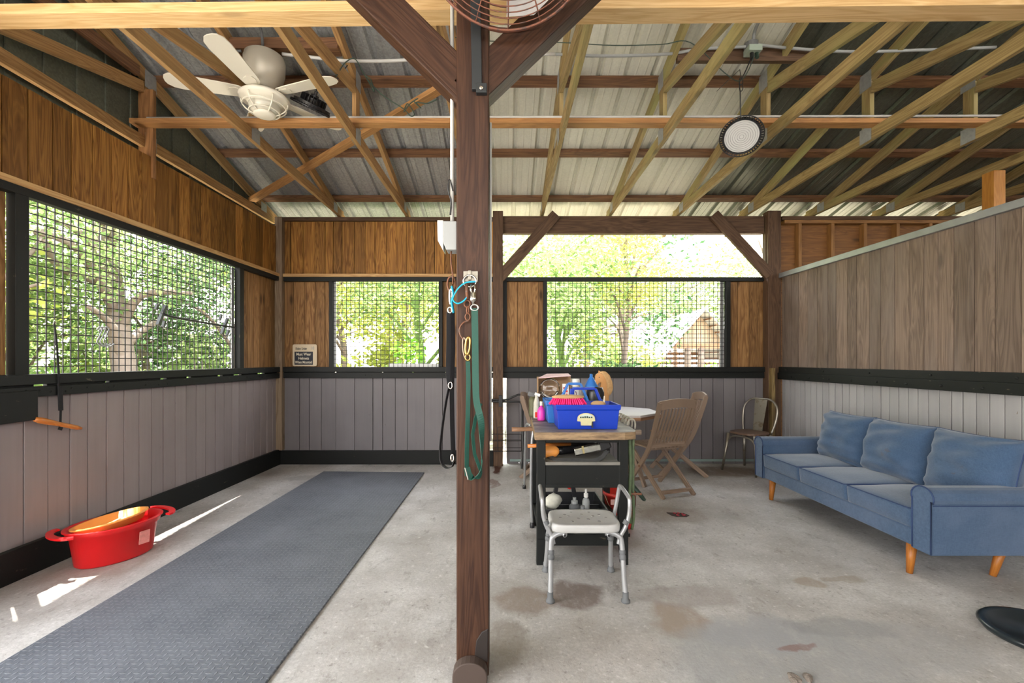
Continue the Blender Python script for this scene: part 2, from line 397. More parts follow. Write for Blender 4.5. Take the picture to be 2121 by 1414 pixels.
def concrete():
    t = NT('stained_concrete'); tcn = t.n('ShaderNodeTexCoord'); ob = tcn.outputs['Object']
    n1 = t.noise(t.mapping(ob, (2.2,)*3), 1, 6, .6); n2 = t.noise(t.mapping(ob, (60,)*3), 1, 4, .7); n3 = t.noise(t.mapping(ob, (.8,)*3, (5, 3, 1)), 1, 5, .6)
    n4 = t.noise(t.mapping(ob, (9, 4, 4), (2, 9, 1)), 1, 6, .75)
    col = t.ramp(n1, [(.3, (.33, .305, .28)), (.5, (.47, .45, .43)), (.7, (.62, .605, .59))])
    col = t.mix(t.fr(n3, .52, .72, 0, .55), col, (.36, .30, .25))
    col = t.mix(t.fr(n2, .35, .75, 0, .55), col, (.24, .22, .20))
    col = t.mix(t.fr(n4, .56, .70, 0, .7), col, (.19, .165, .145))
    n5 = t.noise(t.mapping(ob, (26, 26, 26), (7, 1, 2)), 1, 5, .7); col = t.mix(t.fr(n5, .60, .68, 0, .7), col, (.17, .15, .135)); col = t.mix(t.fr(n5, .30, .42, .55, 0), col, (.74, .72, .70))
    dn = t.n('ShaderNodeTexNoise'); dn.inputs['Scale'].default_value = 5; dn.inputs['Detail'].default_value = 5; t.l(ob, dn.inputs['Vector'])
    off = t.n('ShaderNodeVectorMath', operation='SUBTRACT'); t.l(dn.outputs['Color'], off.inputs[0]); off.inputs[1].default_value = (.5, .5, .5)
    sc = t.n('ShaderNodeVectorMath', operation='SCALE'); t.l(off.outputs[0], sc.inputs[0]); sc.inputs['Scale'].default_value = .22
    ad = t.n('ShaderNodeVectorMath', operation='ADD'); t.l(ob, ad.inputs[0]); t.l(sc.outputs[0], ad.inputs[1])
    for (px, py, rx, ry, c, s) in STAINS:
        g = G(px, py)
        mp = t.n('ShaderNodeMapping', vector_type='TEXTURE'); t.l(ad.outputs[0], mp.inputs[0])
        mp.inputs['Location'].default_value = (g.x, g.y, 0); mp.inputs['Scale'].default_value = (rx, ry, 5)
        ln = t.n('ShaderNodeVectorMath', operation='LENGTH'); t.l(mp.outputs[0], ln.inputs[0])
        col = t.mix(t.math('MULTIPLY', t.fr(ln.outputs['Value'], .8, 1.15, min(1, s*1.25), 0), t.fr(n4, .35, .5, .6, 1)), col, c)
    t.bump(t.math('ADD', n2, n4), .35, .004)
    return t.fin(col, t.fr(n1, .3, .7, .55, .8))
M['concrete'] = concrete()
def matmat():
    t = NT('blue_grey_rubber_mat'); ob = t.n('ShaderNodeTexCoord').outputs['Object']
    s = t.n('ShaderNodeSeparateXYZ'); t.l(t.mapping(ob, (34, 34, 34)), s.inputs[0])
    x, y = s.outputs[0], s.outputs[1]
    fx = t.math('SUBTRACT', t.math('FRACT', x), .5); fy = t.math('SUBTRACT', t.math('FRACT', y), .5)
    ch = t.math('ABSOLUTE', t.math('MODULO', t.math('ADD', t.math('FLOOR', x), t.math('FLOOR', y)), 2))
    a = t.math('ADD', t.math('ABSOLUTE', t.math('MULTIPLY', fx, 1.9)), t.math('ABSOLUTE', t.math('MULTIPLY', fy, 6)))
    b = t.math('ADD', t.math('ABSOLUTE', t.math('MULTIPLY', fx, 6)), t.math('ABSOLUTE', t.math('MULTIPLY', fy, 1.9)))
    d = t.math('ADD', t.math('MULTIPLY', ch, a), t.math('MULTIPLY', t.math('SUBTRACT', 1, ch), b))
    h = t.fr(d, .7, 1.1, 1, 0)
    n = t.noise(t.mapping(ob, (2.5,)*3), 1, 6, .65); n2 = t.noise(t.mapping(ob, (50,)*3), 1, 4, .7)
    col = t.mix(t.fr(n, .3, .7), (.055, .063, .078), (.115, .124, .145))
    col = t.mix(t.fr(n2, .4, .8, 0, .6), col, (.17, .18, .20))
    col = t.mix(t.math('MULTIPLY', h, .38), col, (.27, .28, .30))
    t.bump(h, .7, .004)
    return t.fin(col, .6)
M['mat'] = matmat()
def ground():
    t = NT('leafy_ground'); ob = t.n('ShaderNodeTexCoord').outputs['Object']
    n = t.noise(t.mapping(ob, (1.3,)*3), 1, 6, .7)
    return t.fin(t.ramp(n, [(.3, (.12, .13, .07)), (.5, (.22, .19, .14)), (.7, (.32, .27, .21))]), .9)
M['ground'] = ground()
def leaf(name, a, b, tr=.35):
    t = NT(name); rnd = t.n('ShaderNodeNewGeometry').outputs['Random Per Island']
    col = t.mix(rnd, a, b)
    d = t.n('ShaderNodeBsdfDiffuse'); q = t.n('ShaderNodeBsdfTranslucent'); m = t.n('ShaderNodeMixShader'); m.inputs[0].default_value = tr
    t.l(col, d.inputs[0]); t.l(col, q.inputs[0]); t.l(d.outputs[0], m.inputs[1]); t.l(q.outputs[0], m.inputs[2]); t.l(m.outputs[0], t.out.inputs[0])
    return t.m
M['leaf'] = leaf('green_leaves', (.09, .16, .05), (.36, .46, .18))
M['leafy'] = leaf('yellow_green_leaves', (.20, .25, .035), (.46, .48, .13), .45)
M['leafd'] = leaf('deep_green_leaves', (.025, .07, .025), (.15, .23, .10))
M['vine'] = leaf('bright_vine_leaves', (.09, .24, .02), (.24, .42, .06))
M['palm'] = leaf('palmetto_leaves', (.08, .16, .04), (.22, .30, .12))
M['shedroof'] = plain('white_shed_roof', (.62, .62, .60), .5, 0, .05)
M['shedwall'] = wood('faded_shed_boards', (.42, .33, .24), (.28, .20, .14), .2, .8, .3)

# ------------------------------------------------------------------ setting: slab, ground
D = 5.70; XL = -2.84; XR = 3.37
def lwx(d): return XL-.023*(D-d)          # face of the left wall at depth d
def rwx(d): return XR+.012*(D-d)
def lwd(px): return 2.971/(.023+(CX-px)/F)
def rwd(px): return (XR+.012*D)/(.012+(px-CX)/F)
struct(MB().box(-3.3, 7.6, -5.0, 6.05, -.12, 0).build('floor', M['concrete'], origin=(0, 0, 0)), 'stained and cracked grey concrete floor slab')
struct(MB().box(-40, 50, -30, 60, -.5, -.125).build('ground', M['ground'], origin=(0, 0, 0)), 'leaf littered ground around the shelter')

def vboards(mb, a, b, z0, z1, nrm, wmin=.12, wmax=.15, th=.02, gap=.004, ztop=None):
    """vertical boards between plan points a and b; front face on the line a-b, body behind (along -nrm)"""
    a = V((*a, 0)); b = V((*b, 0)); n = V((*nrm, 0)).normalized(); L = (b-a).length; d = (b-a)/L; s = 0
    while s < L-.01:
        ww = min(R(wmin, wmax), L-s); t = th+R(-.002, .003)
        if L-s-ww < .05: ww = L-s
        c = a+d*(s+ww/2)-n*(th/2+R(0, .003))
        mb.beam((c.x, c.y, z0), (c.x, c.y, z1), ww-gap*R(.5, 2), t, n)
        s += ww
    return mb

struct(MB().box(-7.5, -3.31, -5.0, 1.9, -.13, -.02).build('floor', plain('pale_bounce_apron', (.46, .44, .41), .8, 0, .15, 3), origin=(0, 0, 0)), 'unseen pale concrete apron added outside the open left side to bounce sun in')  # unseen slab added to bounce sunlight in through the open side
# left wall -----------------------------------------------------------------
wl = sroot('wall_left', 'left wall with grey lower boards and stained pine boards above')
Y0 = 1.95  # wall stops here; nearer part left open to let side light in
nl = (1, -.0)
vboards(MB(), (lwx(Y0), Y0), (lwx(D), D), 0, 1.09, nl).build('lower_boards', M['grey_left'], wl, bevel=.0015)
vboards(MB(), (lwx(Y0), Y0), (lwx(D), D), 2.36, 2.95, nl).build('upper_boards', M['cedar'], wl, bevel=.0015)
m = vboards(MB(), (lwx(4.92)-.02, 4.92), (lwx(D)-.02, D), 1.15, 2.30, nl)
vboards(m, (lwx(2.0)-.02, 2.0), (lwx(2.67)-.02, 2.67), 1.15, 2.30, nl)
m.build('side_boards', M['pine_side'], wl, bevel=.0015)
bk_ = MB(); bk_.beam((lwx(Y0)-.04, Y0, .545), (lwx(D)-.04, D, .545), .012, 1.08, (0, 0, 1)); bk_.beam((lwx(Y0)-.04, Y0, 2.65), (lwx(D)-.04, D, 2.65), .012, .58, (0, 0, 1)); bk_.beam((lwx(4.94)-.06, 4.94, 1.73), (lwx(D)-.06, D, 1.73), .012, 1.12, (0, 0, 1))
bk_.build('backing', M['black_paint'], wl)
for y_ in (1.88, -1.2, -4.3): wl_p = MB().box(lwx(y_)-.09, lwx(y_)+.02, y_-.06, y_+.06, 0, 3.0).build('post', M['postback'], wl)
# gable sheet behind the left truss
g = MB(); x0 = -3.03
ys = [6.0-.23*(i+1) for i in range(45)]
def roofz(y): return 3.22+.25*(D-y) if y > -.6 else 3.22+.25*(D+.6)-.25*(-.6-y)
for y in ys:
    y2 = min(y+.23, 6.0)
    g.prism([(x0, y, 2.85), (x0, y2, 2.85), (x0, y2, roofz(y2)-.01), (x0, y, roofz(y)-.01)], (-1, 0, 0), 0, .003)
    g.box(x0, x0+.012, y2-.035, y2-.012, 2.85, roofz(y2)-.02)
g.build('gable_sheet', M['gable'], wl)
def alongleft(mb, y0, y1, z0, z1, off0, off1):
    """bar following the left wall; off = distance in front of its face"""
    zc = (z0+z1)/2; oc = (off0+off1)/2
    return mb.beam((lwx(y0)+oc, y0, zc), (lwx(y1)+oc, y1, zc), abs(off1-off0), z1-z0, (0, 0, 1))
m = MB(); alongleft(m, Y0, D-.02, 2.28, 2.33, -.02, .035)
alongleft(m, Y0, D-.02, 1.150, 1.212, -.03, .05); alongleft(m, Y0, D-.02, 1.075, 1.136, -.02, .045)
for i in range(30):
    y = R(Y0, D-.1); z = 1.105+R(-.01, .01)
    m.lathe([(.009, 0), (.006, .005), (0, .006)], (lwx(y)+.045, y, z), (1, 0, 0), 6)
q_ = Y0
while q_ < D-.1:
    l_ = R(.12, .5); alongleft(m, q_, min(q_+l_, D-.05), 1.12, 1.17, -.02, .01); q_ += l_+R(.03, .14)
struct(m.build('trim_1', M['black_worn'], bevel=.003), 'black worn rails above and below the big left mesh opening')
struct(alongleft(MB(), Y0, D-.02, 2.33, 2.368, -.02, .045).build('trim_2', M['pine_light'], bevel=.002), 'pale ledge board over the left opening')
struct(alongleft(MB(), Y0, D-.02, 0, .19, 0, .038).build('baseboard_left', M['black_worn'], bevel=.003), 'black worn baseboard along the left wall')

def wiremesh(mb, p0, ua, L, z0, z1, cell=.0534, r=.0029, n=(0, 1, 0)):
    p0 = V(p0); ua = V(ua).normalized(); k = 1
    nv = int(L/cell)
    for i in range(1, nv+1):
        q = p0+ua*(i*cell*L/(cell*(nv+.6)))
        j = R(-.001, .001)
        mb.beam((q.x+j, q.y+j, z0), (q.x-j, q.y-j, z1), r*2, r*2, n)
    nh = int((z1-z0)/cell)
    for i in range(1, nh+1):
        z = z0+i*cell*(z1-z0)/(cell*(nh+.5)); a = p0+V(n)*r*1.6; b = p0+ua*L+V(n)*r*1.6
        mb.beam((a.x, a.y, z), (b.x, b.y, z), r*2, r*2, (0, 0, 1))
    return mb
w1 = sroot('window_1', 'large wire mesh opening in the left wall')
ya, yb = 2.745, 4.80
pa = V((lwx(ya)-.03, ya, 0)); pb = V((lwx(yb)-.03, yb, 0))
wiremesh(MB(), pa, pb-pa, (pb-pa).length, 1.205, 2.285, n=(-1, 0, 0)).build('wire_mesh', M['wire'], w1)
m = MB(); m.beam((lwx(2.71), 2.71, 1.2), (lwx(2.71), 2.71, 2.29), .06, .075, (0, 1, 0)); m.beam((lwx(4.88), 4.88, 1.2), (lwx(4.88), 4.88, 2.29), .06, .075, (0, 1, 0))
m.build('frame', M['black_worn'], w1, bevel=.003)
MB().beam((lwx(4.82)-.035, 4.82, 1.21), (lwx(4.82)-.035, 4.82, 2.28), .006, .05, (0, 1, 0)).build('steel_edge', M['galv'], w1)

# back wall -----------------------------------------------------------------
def bx(px, d=D): return (px-CX)*d/F
wb = sroot('wall_back', 'back wall with slate grey lower boards and stained pine boards')
nb = (0, -1)
m = vboards(MB(), (XL, D), (bx(1015), D), 0, 1.09, nb, .12, .26)
vboards(m, (bx(1049), D), (bx(1588), D), 0, 1.09, nb, .11, .16)
m.build('lower_boards', M['grey_back'], wb, bevel=.0015)
vboards(MB(), (XL, D), (bx(1030), D), 2.36, 3.03, nb, .10, .16).build('upper_boards', M['cedar'], wb, bevel=.0015)
m = MB()
for a, b in ((585, 684), (914, 1026), (1048, 1129), (1508, 1592)): vboards(m, (bx(a), D+.02), (bx(b), D+.02), 1.15, 2.30, nb)
m.build('side_boards', M['pine_side'], wb, bevel=.0015)
m = MB().box(XL, bx(1014), D+.035, D+.045, .01, 1.08).box(bx(1049), bx(1598), D+.035, D+.045, .01, 1.08).box(XL, bx(1028), D+.03, D+.04, 2.34, 3.02)
for a, b in ((583, 686), (912, 1026), (1046, 1131), (1506, 1594)): m.box(bx(a), bx(b), D+.05, D+.058, 1.17, 2.30)
m.build('backing', M['black_paint'], wb)
m = MB().box(XL, bx(1030), D-.045, D+.06, 3.03, 3.075); m.build('top_plate', M['postback'], wb, bevel=.002)
m = MB()
for z0, z1, o in ((1.150, 1.212, .05), (1.075, 1.142, .04), (2.28, 2.33, .035)): m.box(XL+.02, bx(1597), D-o, D+.03, z0, z1)
for a, b in ((683, 690), (909, 917), (1042, 1050), (1125, 1133), (1502, 1511), (1586, 1592)): m.box(bx(a), bx(b), D-.03, D+.03, 1.2, 2.29)
for i in range(16):
    x = R(XL+.2, 3.1); m.lathe([(.008, 0), (.005, .005), (0, .006)], (x, D-.04, 1.11), (0, -1, 0), 6)
m.box(bx(1040), bx(1597), D-.03, D+.01, 1.12, 1.17)
q_ = XL+.05
while q_ < bx(1010):
    l_ = R(.25, .7); m.box(q_, min(q_+l_, bx(1015)), D-.02, D+.01, 1.12, 1.17); q_ += l_+R(.015, .04)
struct(m.build('trim_3', M['black_paint'], bevel=.003), 'black rails and uprights framing the back mesh openings')
struct(MB().box(XL+.04, bx(1026), D-.05, D, 2.332, 2.37).build('trim_4', M['pine_light'], bevel=.002), 'pale ledge board over the back left opening')
struct(MB().box(XL+.03, bx(1012), D-.045, D-.001, 0, .17).build('baseboard_back', M['black_paint'], bevel=.004), 'glossy black baseboard along the back wall')
struct(MB().box(bx(1056), bx(1580), D-.012, D, .03, .06).build('trim_5', plain('pale_green_strip', (.22, .30, .28), .6), bevel=.002), 'pale green strip at the foot of the right back boards')
for i, (a, b, nm) in enumerate(((690, 909, 'square wire mesh opening in the back left bay'), (1133, 1502, 'wide wire mesh opening in the back right bay'))):
    wn = sroot('window_%d' % (i+2), nm)
    wiremesh(MB(), (bx(a), D+.015, 0), (1, 0, 0), bx(b)-bx(a), 1.205, 2.285, n=(0, 1, 0)).build('wire_mesh', M['wire'], wn)
    e = MB().box(bx(a)+.0, bx(a)+.03, D+.02, D+.03, 1.2, 2.29) if i == 0 else MB().box(bx(b)-.05, bx(b), D+.03, D+.04, 1.2, 2.29)
    e.build('steel_edge', M['galv'], wn)
# corner post, bay posts, header
def posts(name, label, x0, x1, y0, y1, z1, mat, z0=0):
    return tag(MB().box(x0, x1, y0, y1, z0, z1).build(name, mat, bevel=.004), label, 'post')
m = MB().box(XL-.02, XL+.07, D-.075, D-.001, .18, 3.07)
tag(m.build('corner_post', wood('grubby_corner_post', (.27, .20, .13), (.14, .09, .05), .1, .7, .4), bevel=.004), 'slim grubby wooden post in the back left corner', 'post')
posts('back_post', 'brown square post between the two back bays with bright gaps beside it', bx(1021, 5.6), bx(1042, 5.6), 5.56, 5.645, 3.12, M['postback'])
pr = thing('back_post', 'brown post where the back wall meets the weathered right partition', 'post', (bx(1605, 5.6), 5.66, 0))
MB().box(bx(1591, 5.58), bx(1618, 5.58), 5.58, 5.695, 0, 3.13).build('post_shaft', M['postback'], pr, bevel=.004)
MB().box(bx(1582, 5.66), bx(1591, 5.58), 5.62, 5.695, 2.33, 3.09).build('side_block', M['postback'], pr, bevel=.004)
MB().box(bx(1596, 5.55), bx(1603, 5.55), 5.52, 5.58, 0, 1.2).build('worn_strip', wood('yellow_worn_strip', (.30, .21, .08), (.10, .06, .02), .1, .6, .5), pr, bevel=.003)
hd = thing('header_beam', 'brown header beam over the open back right bay with a knee brace at each end', 'beam', (1.5, 5.66, 2.86))
MB().box(bx(1042, 5.62), bx(1583, 5.62), 5.62, 5.70, 2.86, 3.075).build('beam', M['postback'], hd, bevel=.003)
MB().beam(P(1032, 578, 5.59), P(1152, 444, 5.59), .045, .13, (0, 0, 1)).build('knee_brace', M['postback'], hd, bevel=.003)
MB().beam(P(1478, 444, 5.59), P(1594, 570, 5.59), .045, .13, (0, 0, 1)).build('knee_brace', M['postback'], hd, bevel=.003)

# right partition -------------------------------------------------------------
wr = sroot('wall_right', 'stall partition of pale grey lower boards and weathered rough upper boards')
YR = -2.5
m = vboards(MB(), (rwx(YR), YR), (rwx(5.56), 5.56), 0, 1.09, (-1, 0), .085, .10, gap=.006).build('lower_boards', M['grey_right'], wr, bevel=.003)
vboards(MB(), (rwx(YR), YR), (rwx(5.56), 5.56), 1.2, 2.31, (-1, 0), .11, .165, gap=.004).build('upper_boards', M['weathered'], wr, bevel=.002)
MB().beam((rwx(YR)+.035, YR, 1.15), (rwx(5.56)+.035, 5.56, 1.15), .01, 2.3, (0, 0, 1)).build('backing', M['black_paint'], wr)
m = MB()
for z0, z1, o in ((1.145, 1.215, .035), (1.065, 1.145, .05)):
    m.beam((rwx(YR)-o/2, YR, (z0+z1)/2), (rwx(5.57)-o/2, 5.57, (z0+z1)/2), o, z1-z0, (0, 0, 1))
for i in range(14):
    y = 1.4+i*.3
    m.lathe([(.013, 0), (.009, .008), (0, .01)], (rwx(y)-.05, y, 1.10), (-1, 0, 0), 8); 
    if i % 2: m.lathe([(.011, 0), (.008, .006), (0, .008)], (rwx(y+.1)-.035, y+.1, 1.18), (-1, 0, 0), 8)
struct(m.build('trim_6', M['black_worn'], bevel=.003), 'black studded double rail across the right partition')
m = MB(); m.beam((rwx(YR)-.01, YR, 2.33), (rwx(5.57)-.01, 5.57, 2.33), .05, .055, (0, 0, 1))
struct(m.build('trim_7', M['steel'], bevel=.003), 'steel capping rail along the top of the right partition')
ws = sroot('wall_stall', 'plywood and stud wall of the stall beyond the right partition')
MB().box(bx(1598), 7.4, D+.02, D+.035, 0, 3.05).build('plywood', M['ply'], ws)
m = MB()
for i in range(10):
    x = bx(1648)+i*.405; m.box(x, x+.04, D-.06, D+.02, 2.36, 3.0)
m.box(bx(1618), 7.4, D-.07, D+.02, 2.31, 2.36); m.box(bx(1618), 7.4, D-.07, D+.02, 2.99, 3.03)
m.build('studs', M['stud'], ws, bevel=.002)
MB().box(bx(1612), 7.4, D-.08, D+.05, 3.03, 3.075).build('top_plate', M['postback'], ws, bevel=.002)
wf = sroot('wall_added_front', 'unseen boarded wall added behind the camera to block frontal light')  # added out of view to keep surfaces facing the camera dark
vboards(MB(), (-3.1, -4.4), (7.4, -4.4), 0, 2.45, (0, 1)).build('boards', M['weathered'], wf)
we = sroot('wall_added_right', 'unseen end wall added beyond the right partition to darken the stall')  # out-of-view end wall, added to darken the stall
vboards(MB(), (7.4, -4.4), (7.4, D), 0, 3.2, (-1, 0)).build('boards', M['weathered'], we)

# roof --------------------------------------------------------------------------
RX0, RX1 = -3.30, 7.7
def roof_part(x0, x1, name, mat, parent):
    mb = MB(); pitch = .2286; ylist = [6.25, -.6, -4.6]
    n = int(round((x1-x0)/pitch)); prof = []
    for i in range(n):
        a = x0+i*pitch
        prof += [(a, 0), (a+.165, 0), (a+.180, .026), (a+.208, .026), (a+.223, 0)]
    prof.append((x0+n*pitch, 0)); b = len(mb.v)
    for th in (0, .002):
        for y in ylist:
            for (x, z) in prof: mb.v.append(V((x, y, roofz(y)+z+th)))
    k = len(prof); half = 3*k
    for t in (0, 1):
        for j in range(2):
            for i in range(k-1):
                q = (t*half+j*k+i, t*half+j*k+i+1, t*half+(j+1)*k+i+1, t*half+(j+1)*k+i)
                mb.face(q if t == 0 else q[::-1])
    return mb.build(name, mat, parent)
cl = sroot('ceiling', 'ribbed metal roof sheeting, grey on the left, cream in the middle, dark green on the right')
pitch = .2286
roof_part(RX0, RX0+13*pitch, 'grey_sheets', M['roof'], cl); xa = RX0+13*pitch
roof_part(xa, xa+11*pitch, 'cream_sheets', M['rooflight'], cl); xb = xa+11*pitch
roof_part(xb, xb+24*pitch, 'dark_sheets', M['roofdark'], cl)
PUR = [('lowest', 5.50), ('second', 4.72), ('third', 3.86), ('fourth', 3.0), ('fifth', 2.1), ('sixth', 1.2)]
for i, (nm, y) in enumerate(PUR+[('eave', 6.18)]):
    z = roofz(y)-.022
    o = MB().beam((RX0+.02, y, z), (xb+24*pitch-.02, y, z), .09, .038, (0, .25, 1)).build('purlin', M['purlin'], bevel=.002)
    tag(o, {'lowest': 'reddish roof purlin nearest the back wall, lowest on the slope', 'second': 'reddish roof purlin, second one up from the back wall', 'third': 'reddish roof purlin third up, behind the hook of the hanging lamp',
      'fourth': 'roof purlin fourth up the slope, above the top of the photo', 'fifth': 'roof purlin fifth up the slope, over the brown post', 'sixth': 'roof purlin sixth up the slope, nearest above the camera', 'eave': 'roof purlin outside the back wall at the eave edge'}[nm], 'roof purlin', 'purlins across the roof slope')
# trusses
def make_truss(x, label, mat, left=False):
    t = thing('roof_truss', label, 'roof truss', (x, D, 3.09), 'timber roof trusses')
    zb = 3.095 if not left else 3.03
    MB().beam((x, D+.10, zb+.045), (x, -3.0, zb+.045), .0355, .09).build('bottom_chord', mat, t, bevel=.002)
    a = V((x, 6.2, roofz(6.2)-.045-.045)); b = V((x, -.4, roofz(-.4)-.045-.045))
    MB().beam(a, b, .038, .09).build('top_chord', mat, t, bevel=.002)
    MB().beam((x, 3.76, zb+.08), (x, 3.76, roofz(3.76)-.13), .034, .09, (0, 1, 0)).build('web', mat, t, bevel=.002)
    MB().beam((x, 3.70, roofz(3.7)-.20), (x, 2.25, zb+.12), .033, .088).build('web', mat, t, bevel=.002)
    MB().beam((x, 2.2, zb+.09), (x, 1.1, roofz(1.1)-.13), .033, .088).build('web', mat, t, bevel=.002)
    for y, z, hh in ((5.52, 3.15, .10), (3.76, zb+.06, .12), (3.76, roofz(3.76)-.11, .14)):
        m = MB()
        for s in (-1, 1): m.box(x+s*.021-.001, x+s*.021+.001, y-.06, y+.06, z-hh/2, z+hh/2)
        m.build('nail_plate', M['galv'], t)
    return t
TL = ['leftmost roof truss standing against the left gable sheet', 'roof truss passing in front of the left tip of the ceiling fan', 'roof truss crossing the right blades of the ceiling fan', 'roof truss partly hidden behind the big brown post',
 'steep roof truss just right of the dark right knee brace', 'roof truss over the left half of the wide mesh opening', 'roof truss over the middle of the wide mesh opening, left of the hanging lamp', 'roof truss just right of the round hanging lamp',
 'roof truss meeting the back wall just right of the right brown post', 'roof truss second right of the back right post, over the stall', 'roof truss third right of the back right post, over the stall', 'roof truss above the orange stud at the far right', 'rightmost roof truss over the stall, almost out of frame']
for k in range(-2, 11):
    x = -1.24+.846*k
    if k == -2: x = -2.955
    make_truss(x, TL[k+2], M['truss'] if k < 2 else M['truss_r'], left=(k == -2))
# lateral braces
tag(MB().beam((-3.0, 3.665, 3.205), (6.2, 3.665, 3.205), .09, .038, (0, 0, 1)).build('lateral_brace', wood('orange_brace', (.50, .25, .085), (.33, .15, .05), .1, .6, .5), bevel=.002), 'orange lateral brace carrying a thin white conduit across the trusses', 'roof brace')
m = MB(); m.beam((-3.05, 2.335, 3.055), (6.5, 2.235, 3.062), .11, .05, (0, 0, 1))
tag(m.build('lateral_brace', wood('bright_pine_brace', (.72, .50, .25), (.55, .33, .13), .05, .55, .4), bevel=.003), 'pale lateral brace under the trusses along the top of the photo', 'roof brace')
tag(MB().beam((-2.93, 5.25, roofz(5.25)-.19), (.25, 3.23, roofz(3.23)-.19), .04, .09, (1, 1.5, .3)).build('diagonal_brace', wood('orange_diagonal', (.48, .25, .09), (.32, .15, .05), .1, .6, .5), bevel=.002), 'orange diagonal brace running up from the back left corner to behind the post', 'roof brace')
tag(MB().box(-2.99, -2.87, 3.70, 3.735, 2.78, 3.50).build('nailer_board', wood('nailer', (.36, .17, .06), (.2, .09, .03), .1, .6, .5), bevel=.002), 'short upright reddish board nailed to the left gable truss', 'board')
tag(MB().beam((-2.93, 3.62, 3.60), (-2.93, 1.8, 3.54), .04, .08).build('gable_blocking', M['purlin'], bevel=.002), 'extra sloping board high on the left gable behind the first truss', 'board')
tag(MB().box(-2.08, -1.26, 3.40, 3.50, 3.63, 3.71).build('fan_blocking', M['purlin'], bevel=.002), 'reddish blocking between trusses that carries the ceiling fan', 'board')
tag(MB().box(1.32, 2.42, 3.50, 3.54, 3.60, 3.70).build('lamp_blocking', M['postback'], bevel=.002), 'dark brown blocking between trusses that carries the lamp junction box', 'board')
tag(MB().box(4.60, 4.71, 4.29, 4.40, 0, 3.088).build('stall_post', wood('orange_post', (.55, .25, .05), (.42, .17, .03), .1, .5, .4), bevel=.003), 'orange timber standing behind the right partition near the frame edge', 'post')

# ------------------------------------------------------------------ centre post
PX0, PX1, PY0, PY1 = -.204, -.071, 1.87, 2.0
cp = thing('timber_post', 'big dark brown square post in the middle with two knee braces', 'post', (-.138, 1.93, 0))
MB().box(PX0, PX1, PY0, PY1, 0, 3.45).build('post_shaft', M['post'], cp, bevel=.005)
MB().beam(P(985, 207, 1.93), P(690, -85, 1.93), .10, .145, (0, 0, 1)).build('knee_brace', M['post'], cp, bevel=.005)
MB().beam(P(965, 207, 1.93), P(1270, -85, 1.93), .10, .145, (0, 0, 1)).build('knee_brace', M['post'], cp, bevel=.005)
foot = MB()
pts = []
for i in range(13):
    a = PI*i/12; pts.append((-.1385+.064*math.cos(a)+.002, 0, .055+.032*math.sin(a)))
poly = [(-.2145, 1.815, .0), (-.0755, 1.815, .0)]+[(-.145+.0695*math.cos(PI*i/12), 1.815, .035+.055*math.sin(PI*i/12)) for i in range(13)]
foot.prism(poly, (0, 1, 0), 0, .053)
tag(foot.build('log_end', wood('old_dark_log', (.09, .06, .045), (.045, .028, .022), .1, .7, .6), bevel=.004), 'half round dark log end at the foot of the big post', 'block of wood')
kn = MB().prism([(-.128, 1.868, .09), (-.075, 1.868, .06), (-.073, 1.868, .20), (-.10, 1.868, .185), (-.122, 1.868, .15)], (0, -1, 0), 0, .006).build('lower_patch', M['postdark'], cp, bevel=.004)
# post conduit, pale strip and box
tag(MB().tube([(-.228, 1.93, 1.87), (-.228, 1.93, 3.3)], .0085, 10).build('conduit', M['white_pvc'], smooth=True), 'pale upright conduit on the left side of the big post', 'conduit')
tag(MB().tube([(-.0655, 1.96, .95), (-.0655, 1.96, 2.32)], .0045, 8).build('conduit', M['white_pvc'], smooth=True), 'thin pale upright strip on the right edge of the big post', 'conduit')  # slim pale tube along the post's right edge
bxo = thing('outlet_box', 'grey weatherproof outlet box on the left side of the big post', 'electrical box', (-.25, 1.93, 1.755))
MB().prism([(-.206, 1.90, 1.88), (-.262, 1.90, 1.88), (-.262, 1.90, 1.79), (-.250, 1.90, 1.76), (-.206, 1.90, 1.76)], (0, 1, 0), 0, .08).build('body', M['pvc'], bxo, bevel=.003)
MB().prism([(-.262, 1.905, 1.885), (-.288, 1.905, 1.885), (-.286, 1.905, 1.80), (-.262, 1.905, 1.755)], (0, 1, 0), 0, .07).build('cover', plain('light_grey_cover', (.5, .5, .49), .4), bxo, bevel=.003)
tag(MB().tube(smoothpts([(-.232, 1.93, 1.76), (-.233, 1.93, 1.72), (-.226, 1.93, 1.66), (-.224, 1.92, 1.62)]), .0035, 6).build('cord', M['rust'], smooth=True), 'thin rusty cord hanging under the grey outlet box', 'cord')
tag(MB().tube(smoothpts([P(938, 395, 1.92), P(931, 372, 1.92), P(928, 392, 1.92), P(934, 418, 1.92), P(932, 445, 1.92)]), .003, 6).build('cable_loop', M['blackp'], smooth=True), 'black cable loop tied to the upright conduit on the post', 'cable')

